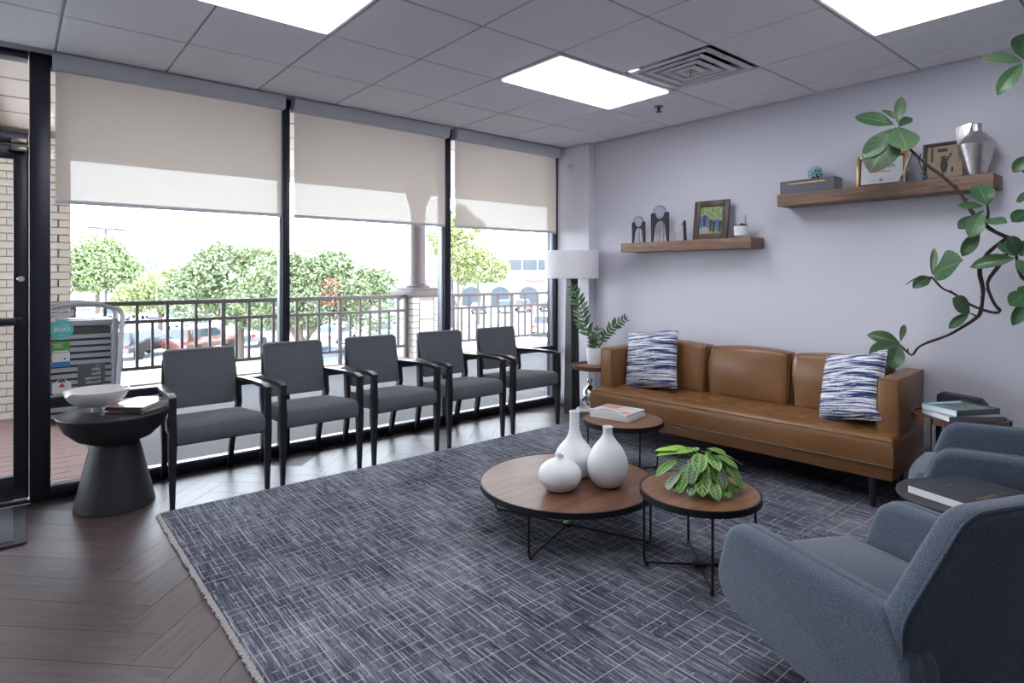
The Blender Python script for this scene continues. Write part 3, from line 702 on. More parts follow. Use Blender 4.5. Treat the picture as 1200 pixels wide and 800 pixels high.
tree('tall airy yellow green tree right behind the round post', 28.4, 36.6, [(0, 0, 6.4, 1.7, 1.1), (.6, -.6, 8.2, 1.5, 1.1), (-.9, .8, 7.6, 1.3, 1.1), (1.2, -.8, 5.6, 1.3, 1.0), (.2, 0, 9.6, 1.1, 1.1)], 8000, .15, G3, 6.5, .15, 15, limbs=[[(0, 0, 2.5), (.5, -.4, 4.2), (.9, -.8, 6.0)], [(0, 0, 2.0), (-.5, .5, 4.2), (-.8, .8, 6.6)]])
tree('rounded yellow green tree in front of the white shops', 35.6, 43.4, [(0, 0, 5.6, 1.9, .8), (1.2, -1.0, 5.4, 1.5, .8), (-1.2, 1.0, 5.2, 1.5, .8), (.3, 0, 6.4, 1.4, .8)], 10000, .16, G3, 4.2, .16, 16)
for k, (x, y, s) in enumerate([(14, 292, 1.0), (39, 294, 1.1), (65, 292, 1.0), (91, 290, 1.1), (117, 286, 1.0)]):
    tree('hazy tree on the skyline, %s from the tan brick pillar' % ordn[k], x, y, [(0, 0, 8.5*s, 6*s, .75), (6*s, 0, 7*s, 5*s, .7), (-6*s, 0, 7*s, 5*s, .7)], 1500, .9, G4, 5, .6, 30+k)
t = thing('light_pole', 'tall parking lot light pole beside the light green tree', 'light pole', (8.9, 85.5, ZL), .6)
gp = plain('pole_grey', (.035, .035, .045), .5)
obj('pole', MB().tube([(0, 0, 0), (0, 0, 10.7)], [.18, .15], 8), gp, t); obj('crossarm', MB().box((0, 0, 10.7), (4.4, .2, .22)), gp, t)
for s in (-1, 1): obj('lamp_head', MB().box((s*1.9, 0, 10.75), (1.3, .5, .24), .03), gp, t)
t = thing('street_post', 'thin grey utility post just right of the round post', 'post', (31.5, 42.0, ZL), 0)
obj('pole', MB().tube([(0, 0, 0), (0, 0, 11)], .15, 8), gp, t); obj('transformer_box', MB().box((.05, -.15, 6.3), (.4, .3, .7), .04), gp, t)
# white shops with arches, far right
bw = plain('shop_render', (.46, .455, .44), .8); shopglass = plain('dark_shop_glass', (.035, .045, .055), .5)
t = thing('shop_building', 'long white shop building with arched openings across the lot', 'building', (56, 74, ZL), math.radians(-38))
obj('arcade_wall', MB().box((6, 0, 2.3), (44, .6, 4.6)), bw, t)
obj('upper_wall', MB().box((10, 6, 4.4), (34, 10, 8.8)), bw, t)
obj('parapet', MB().box((6, -.2, 4.7), (44.4, 1.0, .35), .03), bw, t); obj('cornice', MB().box((10, 5.9, 8.8), (34.6, 10.6, .4), .03), bw, t)
for k in range(9):
    x = -13+k*4.6
    a = [(x-1.5, .05), (x-1.5, 1.9)]+[(x-1.5*math.cos(PI*j/8), 1.9+1.2*math.sin(PI*j/8)) for j in range(1, 8)]+[(x+1.5, 1.9), (x+1.5, .05)]
    obj('arched_opening', MB().prism(a, lambda p, q_, s: (p, s, q_), -.36, -.31), shopglass, t, sharp=0)
obj('upper_window', MB().box((9, .96, 6.6), (20, .1, 1.7)), shopglass, t)
for k in range(9): obj('window_bar', MB().box((-1+k*2.5, .9, 6.6), (.15, .1, 1.7)), bw, t)
for x, c in ((-6.5, (.5, .1, .1)), (2, (.1, .25, .5)), (11, (.5, .1, .1))): obj('shop_sign', MB().box((x, -.36, 3.9), (3.0, .1, .6), .05), col('sign%d' % int(x+9), c), t)
t = thing('shopping_wing', 'pale wing of the shopping centre with a dark roof edge above the floor lamp', 'building', (22.0, 15.4, ZL), math.radians(-35))
obj('wall', MB().box((3.2, 1.5, 3.6), (6.5, 3, 7.2)), bw, t)
obj('roof_edge', MB().box((2.8, 1.0, 7.35), (8.4, 5.2, .5), .03), brown, t)
obj('gable', MB().prism([(-1.2, 7.6), (6.8, 7.6), (2.8, 9.2)], lambda a, b, s: (a, s, b), -1.2, 3.0), bw, t)

# stickers on the glass of window 1
def px_sticker(name, label, x, z, m, mesh):
    o = link(name, mesh, m, None, (x, YW+.052, z)); tag(o, label, 'sticker', 'stickers on the glass by the door'); return o
teal = col('teal_sticker', (.10, .52, .50)); wht = col('sticker_white', (.72, .72, .72)); grn = col('sticker_green', (.10, .30, .07)); blu = col('sticker_blue', (.04, .17, .42)); slate = col('sticker_slate', (.075, .085, .095)); sred = col('sticker_red', (.5, .05, .03))
creamm = col('sticker_cream', (.62, .55, .48))
rotg = (PI/2, 0, 0)
o = px_sticker('window_sticker', 'round teal sticker reading FAVE in mirror writing on the glass', .040, 1.072, teal, MB().lathe([(0, 0), (.063, 0), (.063, .001), (0, .001)], 40).done('disc', 0)); o.rotation_euler = rotg
text('lettering', 'FAVE', .039, wht, o, (0, -.002, .0025), (0, 0, 0), True, .0012); text('lettering', 'neighborhood', .0135, wht, o, (0, .024, .0025), (0, 0, 0), True); text('lettering', '2023', .013, creamm, o, (0, -.037, .0025), (0, 0, 0), True)
text('heart', 'v', .03, creamm, o, (0, .043, .0025), (0, 0, 0), True)
o = px_sticker('window_sticker', 'cream strip sticker reading A FELLOW in mirror writing above the teal one', .042, 1.182, wht, MB().box((0, 0, 0), (.122, .001, .028)).done('strip', 0))
text('lettering', 'A FELLOW', .024, slate, o, (0, -.0015, .0), rotg, True, .0006)
obj('cream_band', MB().box((0, 0, -.0205), (.122, .001, .013)), creamm, o)
o = px_sticker('window_sticker', 'green white and blue notice sticker below the round teal one', .036, .912, wht, MB().box((0, 0, 0), (.093, .001, .165)).done('notice', 0))
obj('green_field', MB().box((0, -.001, .046), (.093, .001, .073)), grn, o); obj('blue_field', MB().box((0, -.001, -.066), (.093, .001, .033)), blu, o)
obj('white_bar', MB().box((0, -.002, .018), (.08, .001, .010)), wht, o); obj('blue_star', MB().box((.02, -.001, -.03), (.012, .001, .012)), blu, o)
for k, (z, wd) in enumerate(((.066, .05), (.056, .04), (.046, .046))): obj('printed_line', MB().box((-.015, -.002, z), (wd, .001, .003)), wht, o)
o = px_sticker('window_sticker', 'dark slate sticker with 2023 Silver lettering behind the white bowl', .198, .755, slate, MB().box((0, 0, 0), (.15, .001, .165)).done('slate_panel', 0))
for k, (s, sz, z) in enumerate((('A TOP', .010, .066), ('2023', .024, .042), ('Silver', .024, .014), ('Invisalign', .024, -.014), ('Provider', .024, -.042))): text('lettering', s, sz, wht, o, (.05, -.0015, z), rotg, True, align='LEFT')
o = px_sticker('window_sticker', 'small white badge sticker with a red triangle low on the glass', .040, .700, wht, MB().prism(rpoly([(-.05, -.045), (.05, -.045), (.05, .028), (.028, .032), (.018, .05), (-.018, .05), (-.028, .032), (-.05, .028)], .012, 3), lambda a, b, s: (a, s, b), 0, .001).done('badge', 0))
obj('red_triangle', MB().prism([(-.018, -.002), (.018, -.002), (0, .026)], lambda a, b, s: (a, s, b), -.002, -.001), sred, o); obj('dark_dome', MB().prism([(-.022, .03), (.022, .03), (.014, .05), (-.014, .05)], lambda a, b, s: (a, s, b), -.002, -.001), slate, o)

# ================================================================ FURNITURE
# rug with fringe
rug = obj('rug', MB().box((2.4125, -2.55, .006), (3.895, 3.84, .012), .004), M['rug']); tag(rug, 'blue grey rug with a pale broken line pattern under the tables', 'rug')
# local frame of the mesh equals the world; left edge .465
fm = MB()
for k in range(318):
    y = -.64-k*.012
    fm.box((.455+random.uniform(-.004, .004), y, .006), (.026+random.uniform(-.006, .008), .008, .007), 0, Matrix.Rotation(random.uniform(-.25, .25), 3, 'Z'))
fr = obj('fringe', fm, M['fringe'], rug, sharp=0); fr['kind'] = 'stuff'
# entrance mat
t = thing('door_mat', 'dark ribbed entrance mat on the planks before the door', 'mat', (-.62, -.262, .005), 0)
obj('rubber_border', MB().box((0, 0, .004), (.945, .72, .008), .003), M['mat_rubber'], t); obj('pile', MB().box((0, 0, .008), (.83, .62, .006), .002), M['matfab'], t)

# guest chairs, built facing -Y, origin between the front feet
def leg_loft(pts, prof):
    rings = []
    for (x, y, z), (a, b) in zip(pts, prof): rings.append([(x-a/2, y-b/2, z), (x+a/2, y-b/2, z), (x+a/2, y+b/2, z), (x-a/2, y+b/2, z)])
    mb = MB().loft(rings); return mb
def make_chair(label):
    t = thing('guest_chair', label, 'chair', (0, 0, 0), 0, 'grey guest chairs along the window')
    m = M['black_wood']
    for s in (-1, 1):
        mb = leg_loft([(s*.280, 0, 0), (s*.281, 0, .38), (s*.281, -.002, .47), (s*.281, -.002, .655)], [(.026, .026), (.046, .046), (.042, .046), (.036, .044)])
        obj('front_leg', mb, m, t, sharp=25)
        mb = leg_loft([(s*.215, .645, 0), (s*.218, .60, .20), (s*.232, .545, .40), (s*.245, .53, .50), (s*.245, .545, .68)], [(.030, .034), (.034, .042), (.036, .050), (.036, .050), (.032, .042)])
        obj('rear_leg', mb, m, t, sharp=25)
        # arm: flat bar from the front leg back to the upright
        A = []
        for y, x, ww, z in ((-.024, .281, .040, .668), (.04, .281, .044, .684), (.25, .278, .050, .682), (.42, .266, .046, .676), (.545, .250, .036, .672)):
            A.append([(s*x-ww/2, y, z-.014), (s*x+ww/2, y, z-.014), (s*x+ww/2, y, z+.012), (s*x-ww/2, y, z+.012)])
        obj('armrest', MB().loft(A), m, t, sharp=25)
        up = leg_loft([(s*.238, .54, .46), (s*.232, .575, .70), (s*.226, .602, .84)], [(.022, .034), (.020, .030), (.016, .022)])
        obj('back_upright', up, m, t, sharp=25)
    obj('seat_rail', MB().box((0, .03, .392), (.52, .03, .035), .004), m, t); obj('seat_rail', MB().box((0, .50, .392), (.44, .03, .035), .004), m, t)
    sm_ = cushion_mesh(.545, .56, .112, 14, .24, .16)
    for v in sm_.bm.verts:           # rolled waterfall front, narrower at the back
        k = (v.co.y+.28)/.56
        v.co.x *= 1.0-.10*k
        if v.co.y < -.2: v.co.z -= (-.2-v.co.y)*.25
        v.co += Vector((0, .235, .462-.045*k))
    obj('seat', sm_, M['chair_fab'], t, sharp=60)
    b = MB(); nx, nz = 12, 10
    poly = rpoly([(-.222, .508), (.222, .508), (.232, .905), (-.232, .905)], .035, 5)
    b.prism(poly, lambda a, z, s_: (a, s_+.505+(z-.49)*.20+.05*(a/.23)**2*-.35+.0, z), 0, .062, .016, 3)
    obj('backrest', b, M['chair_fab'], t, sharp=40)
    return t
names = ['grey guest chair nearest the black pedestal table', 'second grey guest chair from the black pedestal table', 'middle one of the five grey guest chairs, third from the pedestal table', 'fourth grey guest chair from the pedestal table, second from the floor lamp', 'grey guest chair nearest the floor lamp']
ch0 = make_chair(names[0])
for k, x in enumerate((.82, 1.482, 2.158, 2.838, 3.518)):
    if k == 0: ch0.location = (x, -.588, 0)
    else: dup(ch0, (x, -.588, 0), [0, 0, .012, -.012, .01][k], names[k])

# black pedestal table with bowl and magazines
t = thing('pedestal_table', 'matte black pedestal table with a bowl shaped top beside the door', 'table', (.285, -.262, 0))
obj('top', MB().lathe([(0, .385), (.11, .388), (.20, .425), (.262, .485), (.297, .560), (.302, .574), (.300, .580), (.292, .582), (0, .582)], 64), M['matte_black'], t)
obj('base', MB().lathe([(0, 0), (.208, 0), (.216, .006), (.214, .02), (.165, .24), (.128, .40), (0, .40)], 64), M['matte_black'], t)
def bowlmod(r, z, a):
    if z > .062 and r > .10:
        k = 0
        for a0 in (math.radians(205), math.radians(25)):
            dA = (a-a0+PI) % (2*PI)-PI; k += math.exp(-(dA/.13)**2)
        q = (z-.062)/.075
        return r*(1+.05*k*q), z-.022*k*q
    return r, z
t = thing('footed_bowl', 'white footed ceramic bowl with two pouring lips on the pedestal table', 'bowl', (.195, -.225, .582))
obj('bowl', MB().lathe([(0, .038), (.06, .038), (.11, .052), (.148, .082), (.168, .120), (.172, .137), (.166, .139), (.158, .130), (.135, .090), (.09, .062), (0, .052)], 72, mod=bowlmod), M['bowl'], t)
obj('foot', MB().lathe([(0, 0), (.032, 0), (.034, .004), (.028, .02), (.034, .045), (0, .045)], 28), M['bowl'], t)
def magazine(label, loc, rz, size, th, cover, group, pages='paper', spine=None, cat='magazine', nm='magazine', motif=(), rx=0.0, side='-x'):
    t = thing(nm, label, cat, loc, rz, group)
    if rx: t.rotation_euler = (rx, 0, rz)
    a, b = size
    obj('pages', MB().box((.001, 0, th/2), (a-.004, b-.004, th-.003)), M[pages], t)
    obj('front_cover', MB().box((0, 0, th-.001), (a, b, .0022), .0006, seg=1), cover, t); obj('back_cover', MB().box((0, 0, .001), (a, b, .002)), cover, t)
    sb = {'-x': ((-a/2, 0, th/2), (.0022, b, th)), '-y': ((0, -b/2, th/2), (a, .0022, th)), '+y': ((0, b/2, th/2), (a, .0022, th))}[side]
    obj('spine', MB().box(sb[0], sb[1], .0006, seg=1), spine or cover, t)
    for (x, y, w_, h_, mm) in motif: obj('cover_print', MB().box((x*a, y*b, th+.0003), (w_*a, h_*b, .0006)), mm, t, sharp=0)
    return t
navy = col('cover_navy', (.03, .035, .05), .35); orange = col('cover_orange', (.42, .15, .05), .4); glossw = col('cover_pale', (.62, .63, .66), .18); tan_ = col('cover_tan', (.36, .26, .18), .4); blk = col('cover_black', (.02, .02, .025), .3)
mg = 'magazines on the pedestal table'
magazine('lowest dark magazine of the stack beside the white bowl', (.412, -.305, .582), .83, (.31, .225), .011, blk, mg)
magazine('magazine with a reddish spine second from the bottom beside the bowl', (.415, -.302, .593), .93, (.30, .225), .010, tan_, mg, spine=orange)
magazine('dark covered magazine third from the bottom beside the bowl', (.408, -.299, .603), .84, (.31, .225), .012, navy, mg)
magazine('topmost magazine beside the bowl, glossy with an orange corner', (.410, -.297, .615), .88, (.31, .225), .010, glossw, mg, spine=blk, motif=((-.36, .0, .22, .9, orange), (.1, -.45, .8, .08, blk)))

# floor lamp
t = thing('floor_lamp', 'floor lamp with a white drum shade and dark tapered column', 'lamp', (4.225, -.36, 0))
bw_ = M['black_wood']
for s in (-1, 1):
    obj('column_half', leg_loft([(s*.032, 0, 0), (s*.026, 0, 1.40)], [(.060, .11), (.048, .07)]), M['black_wood'], t, sharp=20)
obj('column_core', leg_loft([(0, 0, .0), (0, 0, 1.40)], [(.03, .09), (.02, .055)]), M['black_metal'], t)
obj('stem', MB().cyl((0, 0, 1.40), .01, .2, 10), M['black_metal'], t)
obj('shade', MB().lathe([(.262, 1.395), (.272, 1.39), (.276, 1.395), (.276, 1.668), (.272, 1.673), (.266, 1.668), (.266, 1.40), (.262, 1.395)], 56), M['shade'], t)
sp = MB()
for k in range(3): sp.tube([(0, 0, 1.58), (.268*math.cos(k*2.1+.3), .268*math.sin(k*2.1+.3), 1.60)], .004, 6)
obj('shade_spider', sp, M['black_metal'], t)
obj('bulb', MB().lathe([(0, 1.44), (.02, 1.445), (.03, 1.48), (.02, 1.53), (.012, 1.56), (0, 1.56)], 16), M['ceramic'], t)

# round wood side tables on flat legs (two of them)
def lip_table(label, loc, r, z, shelf, rz):
    t = thing('side_table', label, 'table', loc, rz, 'round walnut side tables at the ends of the sofa')
    obj('tabletop', MB().lathe([(0, z-.012), (r-.01, z-.012), (r-.01, z-.004), (0, z-.004)], 56), M['walnut'], t)
    obj('lip', MB().lathe([(r-.012, z-.03), (r, z-.028), (r, z+.010), (r-.004, z+.012), (r-.012, z+.010), (r-.012, z-.03)], 56), col('walnut_rim', (.115, .05, .034), .35), t)
    if shelf:
        rs = r*.98
        obj('shelf', MB().lathe([(0, shelf-.014), (rs-.01, shelf-.014), (rs-.01, shelf-.006), (0, shelf-.006)], 56), M['walnut'], t)
        obj('shelf_lip', MB().lathe([(rs-.012, shelf-.026), (rs, shelf-.024), (rs, shelf+.004), (rs-.012, shelf+.004), (rs-.012, shelf-.026)], 56), M['walnut_rim'], t)
    for k in range(3):
        a = 2*PI*k/3
        obj('leg', MB().box(((r+.006)*math.cos(a), (r+.006)*math.sin(a), (z+.012)/2), (.012, .034, z+.012), .003, Matrix.Rotation(a, 3, 'Z')), M['matte_black'], t)
    return t
lip_table('two tier round walnut side table between the floor lamp and the sofa', (4.10, -.80, .0125), .225, .545, .105, math.radians(140))
lip_table('round walnut side table with stacked books at the sofa arm under the fig branches', (4.15, -3.665, .0125), .237, .565, .10, math.radians(158))

# zz plant
t = thing('potted_plant', 'arching glossy plant in a white pot on the two tier side table', 'plant', (4.15, -.735, .5545))
obj('pot', MB().lathe([(0, 0), (.058, 0), (.064, .004), (.078, .158), (.076, .165), (.070, .160), (.068, .14), (0, .14)], 40), M['ceramic'], t)
obj('soil', MB().cyl((0, 0, .135), .069, .010, 28), M['soil'], t)
zl = leaf_mesh('leaflet', 1, .34, 'ovate', .12, .08, 5)
def zz(pts, n, l0, l1, seed):
    r = random.Random(seed); obj('stem', MB().tube(pts, [.009*(1-.6*k/(len(pts)-1)) for k in range(len(pts))], 8), M['stem'], t)
    P = [Vector(p) for p in pts]; ln = [0]
    for a, b in zip(P, P[1:]): ln.append(ln[-1]+(b-a).length)
    for k in range(n):
        s = ln[-1]*(.26+.74*(k/(n-1)))
        i = max(j for j in range(len(ln)-1) if ln[j] <= s+1e-9); f = (s-ln[i])/(ln[i+1]-ln[i]); p = P[i].lerp(P[i+1], f); dr = (P[i+1]-P[i]).normalized()
        side = Vector((.70, -.70, .15)).cross(dr).cross(dr).normalized() if False else dr.cross(Vector((.64, .767, 0))).normalized()
        L = l0+(l1-l0)*math.sin(PI*min(1, .25+.7*k/(n-1)))
        for sg in (-1, 1):
            tip = p+(side*sg*.82+dr*.62+Vector((r.uniform(-.25, .25), r.uniform(-.25, .25), r.uniform(-.1, .1)))).normalized()*L*r.uniform(.85, 1.1)
            place_leaf('leaf', zl, M['zz'], t, p, tip, 1.0, (-.6, -.7, .4))
    place_leaf('leaf', zl, M['zz'], t, P[-1], P[-1]+dr*l0, 1.0, (-.6, -.7, .4))
o_ = Vector((4.15, -.735, .5545))
def rel(L): return [tuple(Vector(p)-o_) for p in L]
zz(rel([(4.148, -.73, .68), (4.115, -.70, .83), (4.09, -.665, .95), (4.05, -.63, 1.13), (4.012, -.595, 1.29)]), 12, .06, .125, 1)
zz(rel([(4.175, -.75, .68), (4.215, -.78, .78), (4.255, -.80, .845), (4.317, -.849, .935), (4.39, -.91, .995)]), 10, .05, .085, 2)
zz(rel([(4.14, -.74, .68), (4.12, -.75, .75), (4.09, -.77, .82)]), 4, .06, .08, 3)
zz(rel([(4.165, -.735, .68), (4.19, -.74, .78), (4.20, -.73, .88)]), 4, .06, .085, 4)
obj('dry_sheath', MB().lathe([(0, 0), (.012, 0), (.010, .07), (0, .15)], 8), M['figbrown'], t, loc=(0, 0, .14), rot=(.1, -.12, 0))
# ring ornament and silver jar on the low tier
tag(obj('ring_ornament', MB().tube([(.062*math.cos(a), .062*math.sin(a), 0) for a in np.linspace(0, 2*PI, 33)[:-1]], .021, 12, closed=True), M['ceramic'], loc=(4.02, -.735, .134)), 'white ceramic ring ornament lying on the low tier of the side table', 'ornament', 'white ring ornaments')
tag(obj('ring_ornament', MB().tube([(.05*math.cos(a), .05*math.sin(a), 0) for a in np.linspace(0, 2*PI, 33)[:-1]], .019, 12, closed=True), M['ceramic'], loc=(4.05, -.885, .162), rot=(.30, .25, .3)), 'white ring ornament leaning over the other ring on the low tier', 'ornament', 'white ring ornaments')
t = thing('silver_jar', 'polished silver jar with a ball lid on the low tier behind the sofa corner', 'jar', (4.14, -.69, .1115))
obj('body', MB().lathe([(0, 0), (.045, 0), (.058, .02), (.072, .08), (.074, .14), (.060, .20), (.035, .225), (0, .228)], 36), M['chrome'], t)
obj('lid', MB().lathe([(0, .225), (.038, .226), (.030, .238), (.012, .244), (.012, .25), (.026, .262), (.031, .281), (.026, .30), (0, .31)], 28), M['chrome'], t)

# wire-legged round tables
def wire_table(label, loc, r, z, rim, foot_r, angs, wm):
    t = thing('round_table', label, 'table', loc, 0, 'round tables on black wire legs')
    obj('tabletop', MB().lathe([(0, z-.02), (r-.008, z-.02), (r-.008, z-.003), (0, z-.003)], 72), wm, t)
    obj('rim', MB().lathe([(r-.009, z-rim), (r, z-rim), (r+.001, z-.001), (r-.002, z), (r-.009, z-.001), (r-.009, z-rim)], 72), M['black_metal'], t)
    for a in angs:
        ca, sa = math.cos(a), math.sin(a)
        obj('leg', MB().tube([(0, 0, .020), (foot_r*.93*ca, foot_r*.93*sa, .020), (foot_r*.985*ca, foot_r*.985*sa, .024), (foot_r*ca, foot_r*sa, .05), (foot_r*ca, foot_r*sa, z-.018)], .0062, 8), M['black_metal'], t)
        obj('foot_pad', MB().cyl((foot_r*.95*ca, foot_r*.95*sa, .010), .011, .008, 10), M['black_metal'], t)
    obj('hub', MB().box((0, 0, .022), (.05, .05, .018), .003, Matrix.Rotation(angs[0], 3, 'Z')), M['black_metal'], t)
    obj('under_ring', MB().tube([((foot_r)*math.cos(a), foot_r*math.sin(a), z-.022) for a in np.linspace(0, 2*PI, 49)[:-1]], .005, 6, closed=True), M['black_metal'], t)
    return t
a0 = math.radians(111)
wire_table('large low round walnut coffee table with the three white vases', (2.178, -2.334, .012), .490, .275, .032, .47, [a0+k*PI/2 for k in range(4)], M['walnut'])
a1 = math.radians(135)
wire_table('small round walnut table with the green potted plant', (2.330, -3.072, .012), .282, .385, .032, .262, [a1+k*PI/2 for k in range(4)], M['walnut2'])
a2 = math.radians(154)
wire_table('small round walnut table with magazines in front of the sofa', (3.150, -1.925, .012), .285, .388, .034, .268, [a2+k*PI/2 for k in range(4)], M['walnut2'])
# vases
def ribbed(z0, amp=.012, n=64):
    def f(r, z, a): return ((r*(1+amp*math.cos(n*a)) if 0.003 < z < z0 else r), z)
    return f
def vase(label, loc, prof, zb):
    # resample the profile with a Catmull-Rom spline
    P = [Vector((p[0], p[1])) for p in prof]; out = []
    for i in range(len(P)-1):
        p0, p1, p2, p3 = P[max(i-1, 0)], P[i], P[i+1], P[min(i+2, len(P)-1)]
        for k in range(4):
            t_ = k/4; q = .5*((2*p1)+(p2-p0)*t_+(2*p0-5*p1+4*p2-p3)*t_*t_+(3*p1-p0-3*p2+p3)*t_**3); out.append((max(q.x, 0), q.y))
    out.append(tuple(P[-1]))
    top = out[-1]; out += [(top[0]-.004, top[1]+.002), (top[0]-.009, top[1]), (top[0]-.010, top[1]-.04), (0, top[1]-.05)]
    t = thing('vase', label, 'vase', loc, 0, 'white ceramic vases on the coffee table')
    zs = [p for p in out]; lo = [p for p in zs if p[1] <= zb]; 
    cut = len(lo)
    # lower ribbed part and upper smooth body share the cut ring
    i0 = next(i for i, p in enumerate(zs) if p[1] > zb)
    obj('ribbed_base', MB().lathe([(0, 0)]+zs[:i0+1], 192, mod=ribbed(zb)), M['ceramic'], t, sharp=60)
    obj('body', MB().lathe(zs[i0:], 64), M['ceramic'], t, sharp=60)
zt = .287
vase('squat white vase with a short neck, the shortest of the three', (2.032, -2.420, zt), [(.055, 0), (.075, .008), (.106, .042), (.114, .075), (.106, .108), (.078, .138), (.040, .158), (.022, .166), (.020, .178), (.023, .186)], .055)
vase('tall bottle vase with a long narrow neck, rear of the three', (2.252, -2.315, zt), [(.070, 0), (.092, .01), (.106, .05), (.112, .098), (.108, .125), (.085, .165), (.050, .205), (.032, .25), (.028, .30), (.028, .34), (.031, .362)], .10)
vase('drop shaped white vase with a short neck at the right of the three', (2.268, -2.548, zt), [(.048, 0), (.068, .008), (.098, .05), (.109, .10), (.104, .15), (.078, .205), (.046, .245), (.028, .275), (.025, .30), (.028, .318)], .085)
# magazines on the table before the sofa
mg = 'magazines on the table before the sofa'
rose = col('cover_rose', (.50, .22, .20), .35); teal2 = col('spine_teal', (.08, .22, .20), .4); sand = col('cover_sand', (.60, .50, .36), .4)
a_ = math.radians(-80)
magazine('lowest thick magazine on the table before the sofa', (3.172, -1.855, .400), a_+.03, (.31, .26), .022, glossw, mg, spine=teal2)
magazine('middle thick magazine on the table before the sofa', (3.168, -1.85, .422), a_-.02, (.308, .258), .020, col('cover_white2', (.66, .66, .68), .25), mg)
magazine('topmost magazine on the table before the sofa with a red and sand cover', (3.17, -1.852, .442), a_, (.308, .258), .007, glossw, mg, motif=((-.25, .25, .45, .40, rose), (.24, .0, .26, .32, sand), (.36, -.3, .18, .3, rose), (-.15, -.32, .4, .2, col('cover_grey', (.3, .3, .33), .3))))
# prayer plant
t = thing('prayer_plant', 'leafy green plant with dark blotched leaves in a grey pot on the small table', 'plant', (2.352, -3.075, .397))
obj('pot', MB().lathe([(0, 0), (.050, 0), (.056, .004), (.070, .125), (.066, .125), (.062, .11), (0, .11)], 32), M['greypot'], t); obj('soil', MB().cyl((0, 0, .104), .0625, .010, 24), M['soil'], t)
pl = leaf_mesh('prayer_leaf', 1, .56, 'oval', .22, .05, 8); rr = random.Random(5)
# explicit leaves: (azimuth deg, radius of leaf base, base height, length, droop) azimuth measured from camera-right
Rv = Vector((.767, -.641, 0)); Fv = Vector((.641, .767, 0))
def az(a): return Rv*math.cos(math.radians(a))+Fv*math.sin(math.radians(a))
spec = [(-95, .09, .06, .098, -1.0, 0), (-75, .075, .10, .085, -.9, 0), (-60, .085, .115, .10, -1.2, 0), (-45, .10, .07, .10, -1.3, 0), (-30, .09, .13, .095, -.8, 0), (-15, .11, .10, .10, -1.1, 0), (0, .11, .125, .095, -.7, 1), (15, .10, .15, .09, -.3, 0),
        (-110, .08, .13, .115, -.7, 0), (-125, .09, .09, .105, -1.2, 1), (-140, .105, .12, .105, -.9, 0), (-155, .12, .10, .09, -.9, 1), (-170, .12, .14, .10, -.35, 0), (175, .10, .165, .085, .05, 2), (160, .10, .17, .09, .1, 2), (-120, .05, .18, .105, -.2, 0), (-80, .05, .185, .09, -.25, 0), (-100, .045, .15, .10, -.65, 0),
        (-40, .06, .17, .085, -.2, 0), (30, .08, .14, .09, -.2, 1), (60, .08, .15, .09, -.1, 0), (95, .08, .15, .09, .1, 0), (130, .085, .16, .09, .15, 2), (-150, .06, .19, .08, .25, 2), (-60, .03, .20, .08, .15, 0), (-165, .13, .07, .085, -1.3, 1), (-135, .115, .055, .085, -1.6, 1), (-88, .10, .035, .08, -1.2, 2), (-68, .10, .03, .085, -1.1, 0), (-22, .13, .085, .095, -1.6, 0), (5, .13, .075, .095, -1.8, 0), (-35, .115, .045, .075, -1.2, 0)]
for _ in range(16):
    a = rr.uniform(-175, 30); h_ = rr.uniform(.06, .17); spec.append((a, rr.uniform(.06, .12), h_, rr.uniform(.075, .095), rr.uniform(-1.3, -.3), rr.choice([0, 0, 0, 1])))
stm = MB()
for a, rb, zb, L, dr, kd in spec:
    u = az(a); rb *= 1.1; b = u*rb+Vector((0, 0, zb)); tip = b+(u*(1.0)+Vector((rr.uniform(-.2, .2), rr.uniform(-.2, .2), dr))).normalized()*L*1.28
    if tip.z < .035: tip.z = .035
    place_leaf('leaf', pl, [M['prayer'], M['prayer_under'], M['lime']][kd], t, b, tip, rr.uniform(.9, 1.1), (0, 0, 1) if abs(dr) < 1 else tuple(u*.8+Vector((0, 0, .6))))
    stm.tube([(u.x*.02, u.y*.02, .10), tuple(b*.6+Vector((0, 0, .06))), tuple(b)], .0022, 5)
obj('leaf_stalks', stm, M['stem'], t)

# sofa: local x runs along the front towards the window, y = 0 is the front face
SL, SD = 2.255, .765
t = thing('sofa', 'tan leather sofa with a tufted seat and three back cushions along the wall', 'sofa', (3.775, -3.435, .0), math.radians(94.1))
Lm, Ls = M['leather'], M['leather_seam']
obj('base', MB().box((SL/2, -SD/2-.012, .245), (SL-.01, SD-.024, .10), .012), Lm, t)
tufts = [(.24+.178*k, yy) for k in range(11) for yy in (-.19, -.34)]
def seat_top(x, y):
    z = .458; e = min(x, SL-x, -y, SD+y); 
    if e < .03: z -= .022*(1-e/.03)**2
    for (a, b) in tufts:
        d2 = ((x-a)**2+(y-b)**2)
        if d2 < .02: z -= .020*math.exp(-d2/.0012)+.005*math.exp(-d2/.005)
    return z
nx, ny = 150, 46; bmx = MB(); g = []
for i in range(nx+1):
    g.append([bmx.bm.verts.new((SL*i/nx, -.72*j/ny, seat_top(SL*i/nx, -.72*j/ny))) for j in range(ny+1)])
for i in range(nx):
    for j in range(ny): bmx.bm.faces.new((g[i][j], g[i][j+1], g[i+1][j+1], g[i+1][j]))
bd = [g[i][0] for i in range(nx+1)]+[g[nx][j] for j in range(1, ny+1)]+[g[i][ny] for i in range(nx-1, -1, -1)]+[g[0][j] for j in range(ny-1, 0, -1)]
lo = []
for lvl in (.40, .34, .285):
    row = []
    for v in bd:
        k = .006*math.sin(PI*(.44-lvl)/.17)
        x = v.co.x+(k if v.co.x > SL-.001 else -k if v.co.x < .001 else 0); y = v.co.y+(k if v.co.y > -.001 else 0)
        row.append(bmx.bm.verts.new((x, y, lvl)))
    lo.append(row)
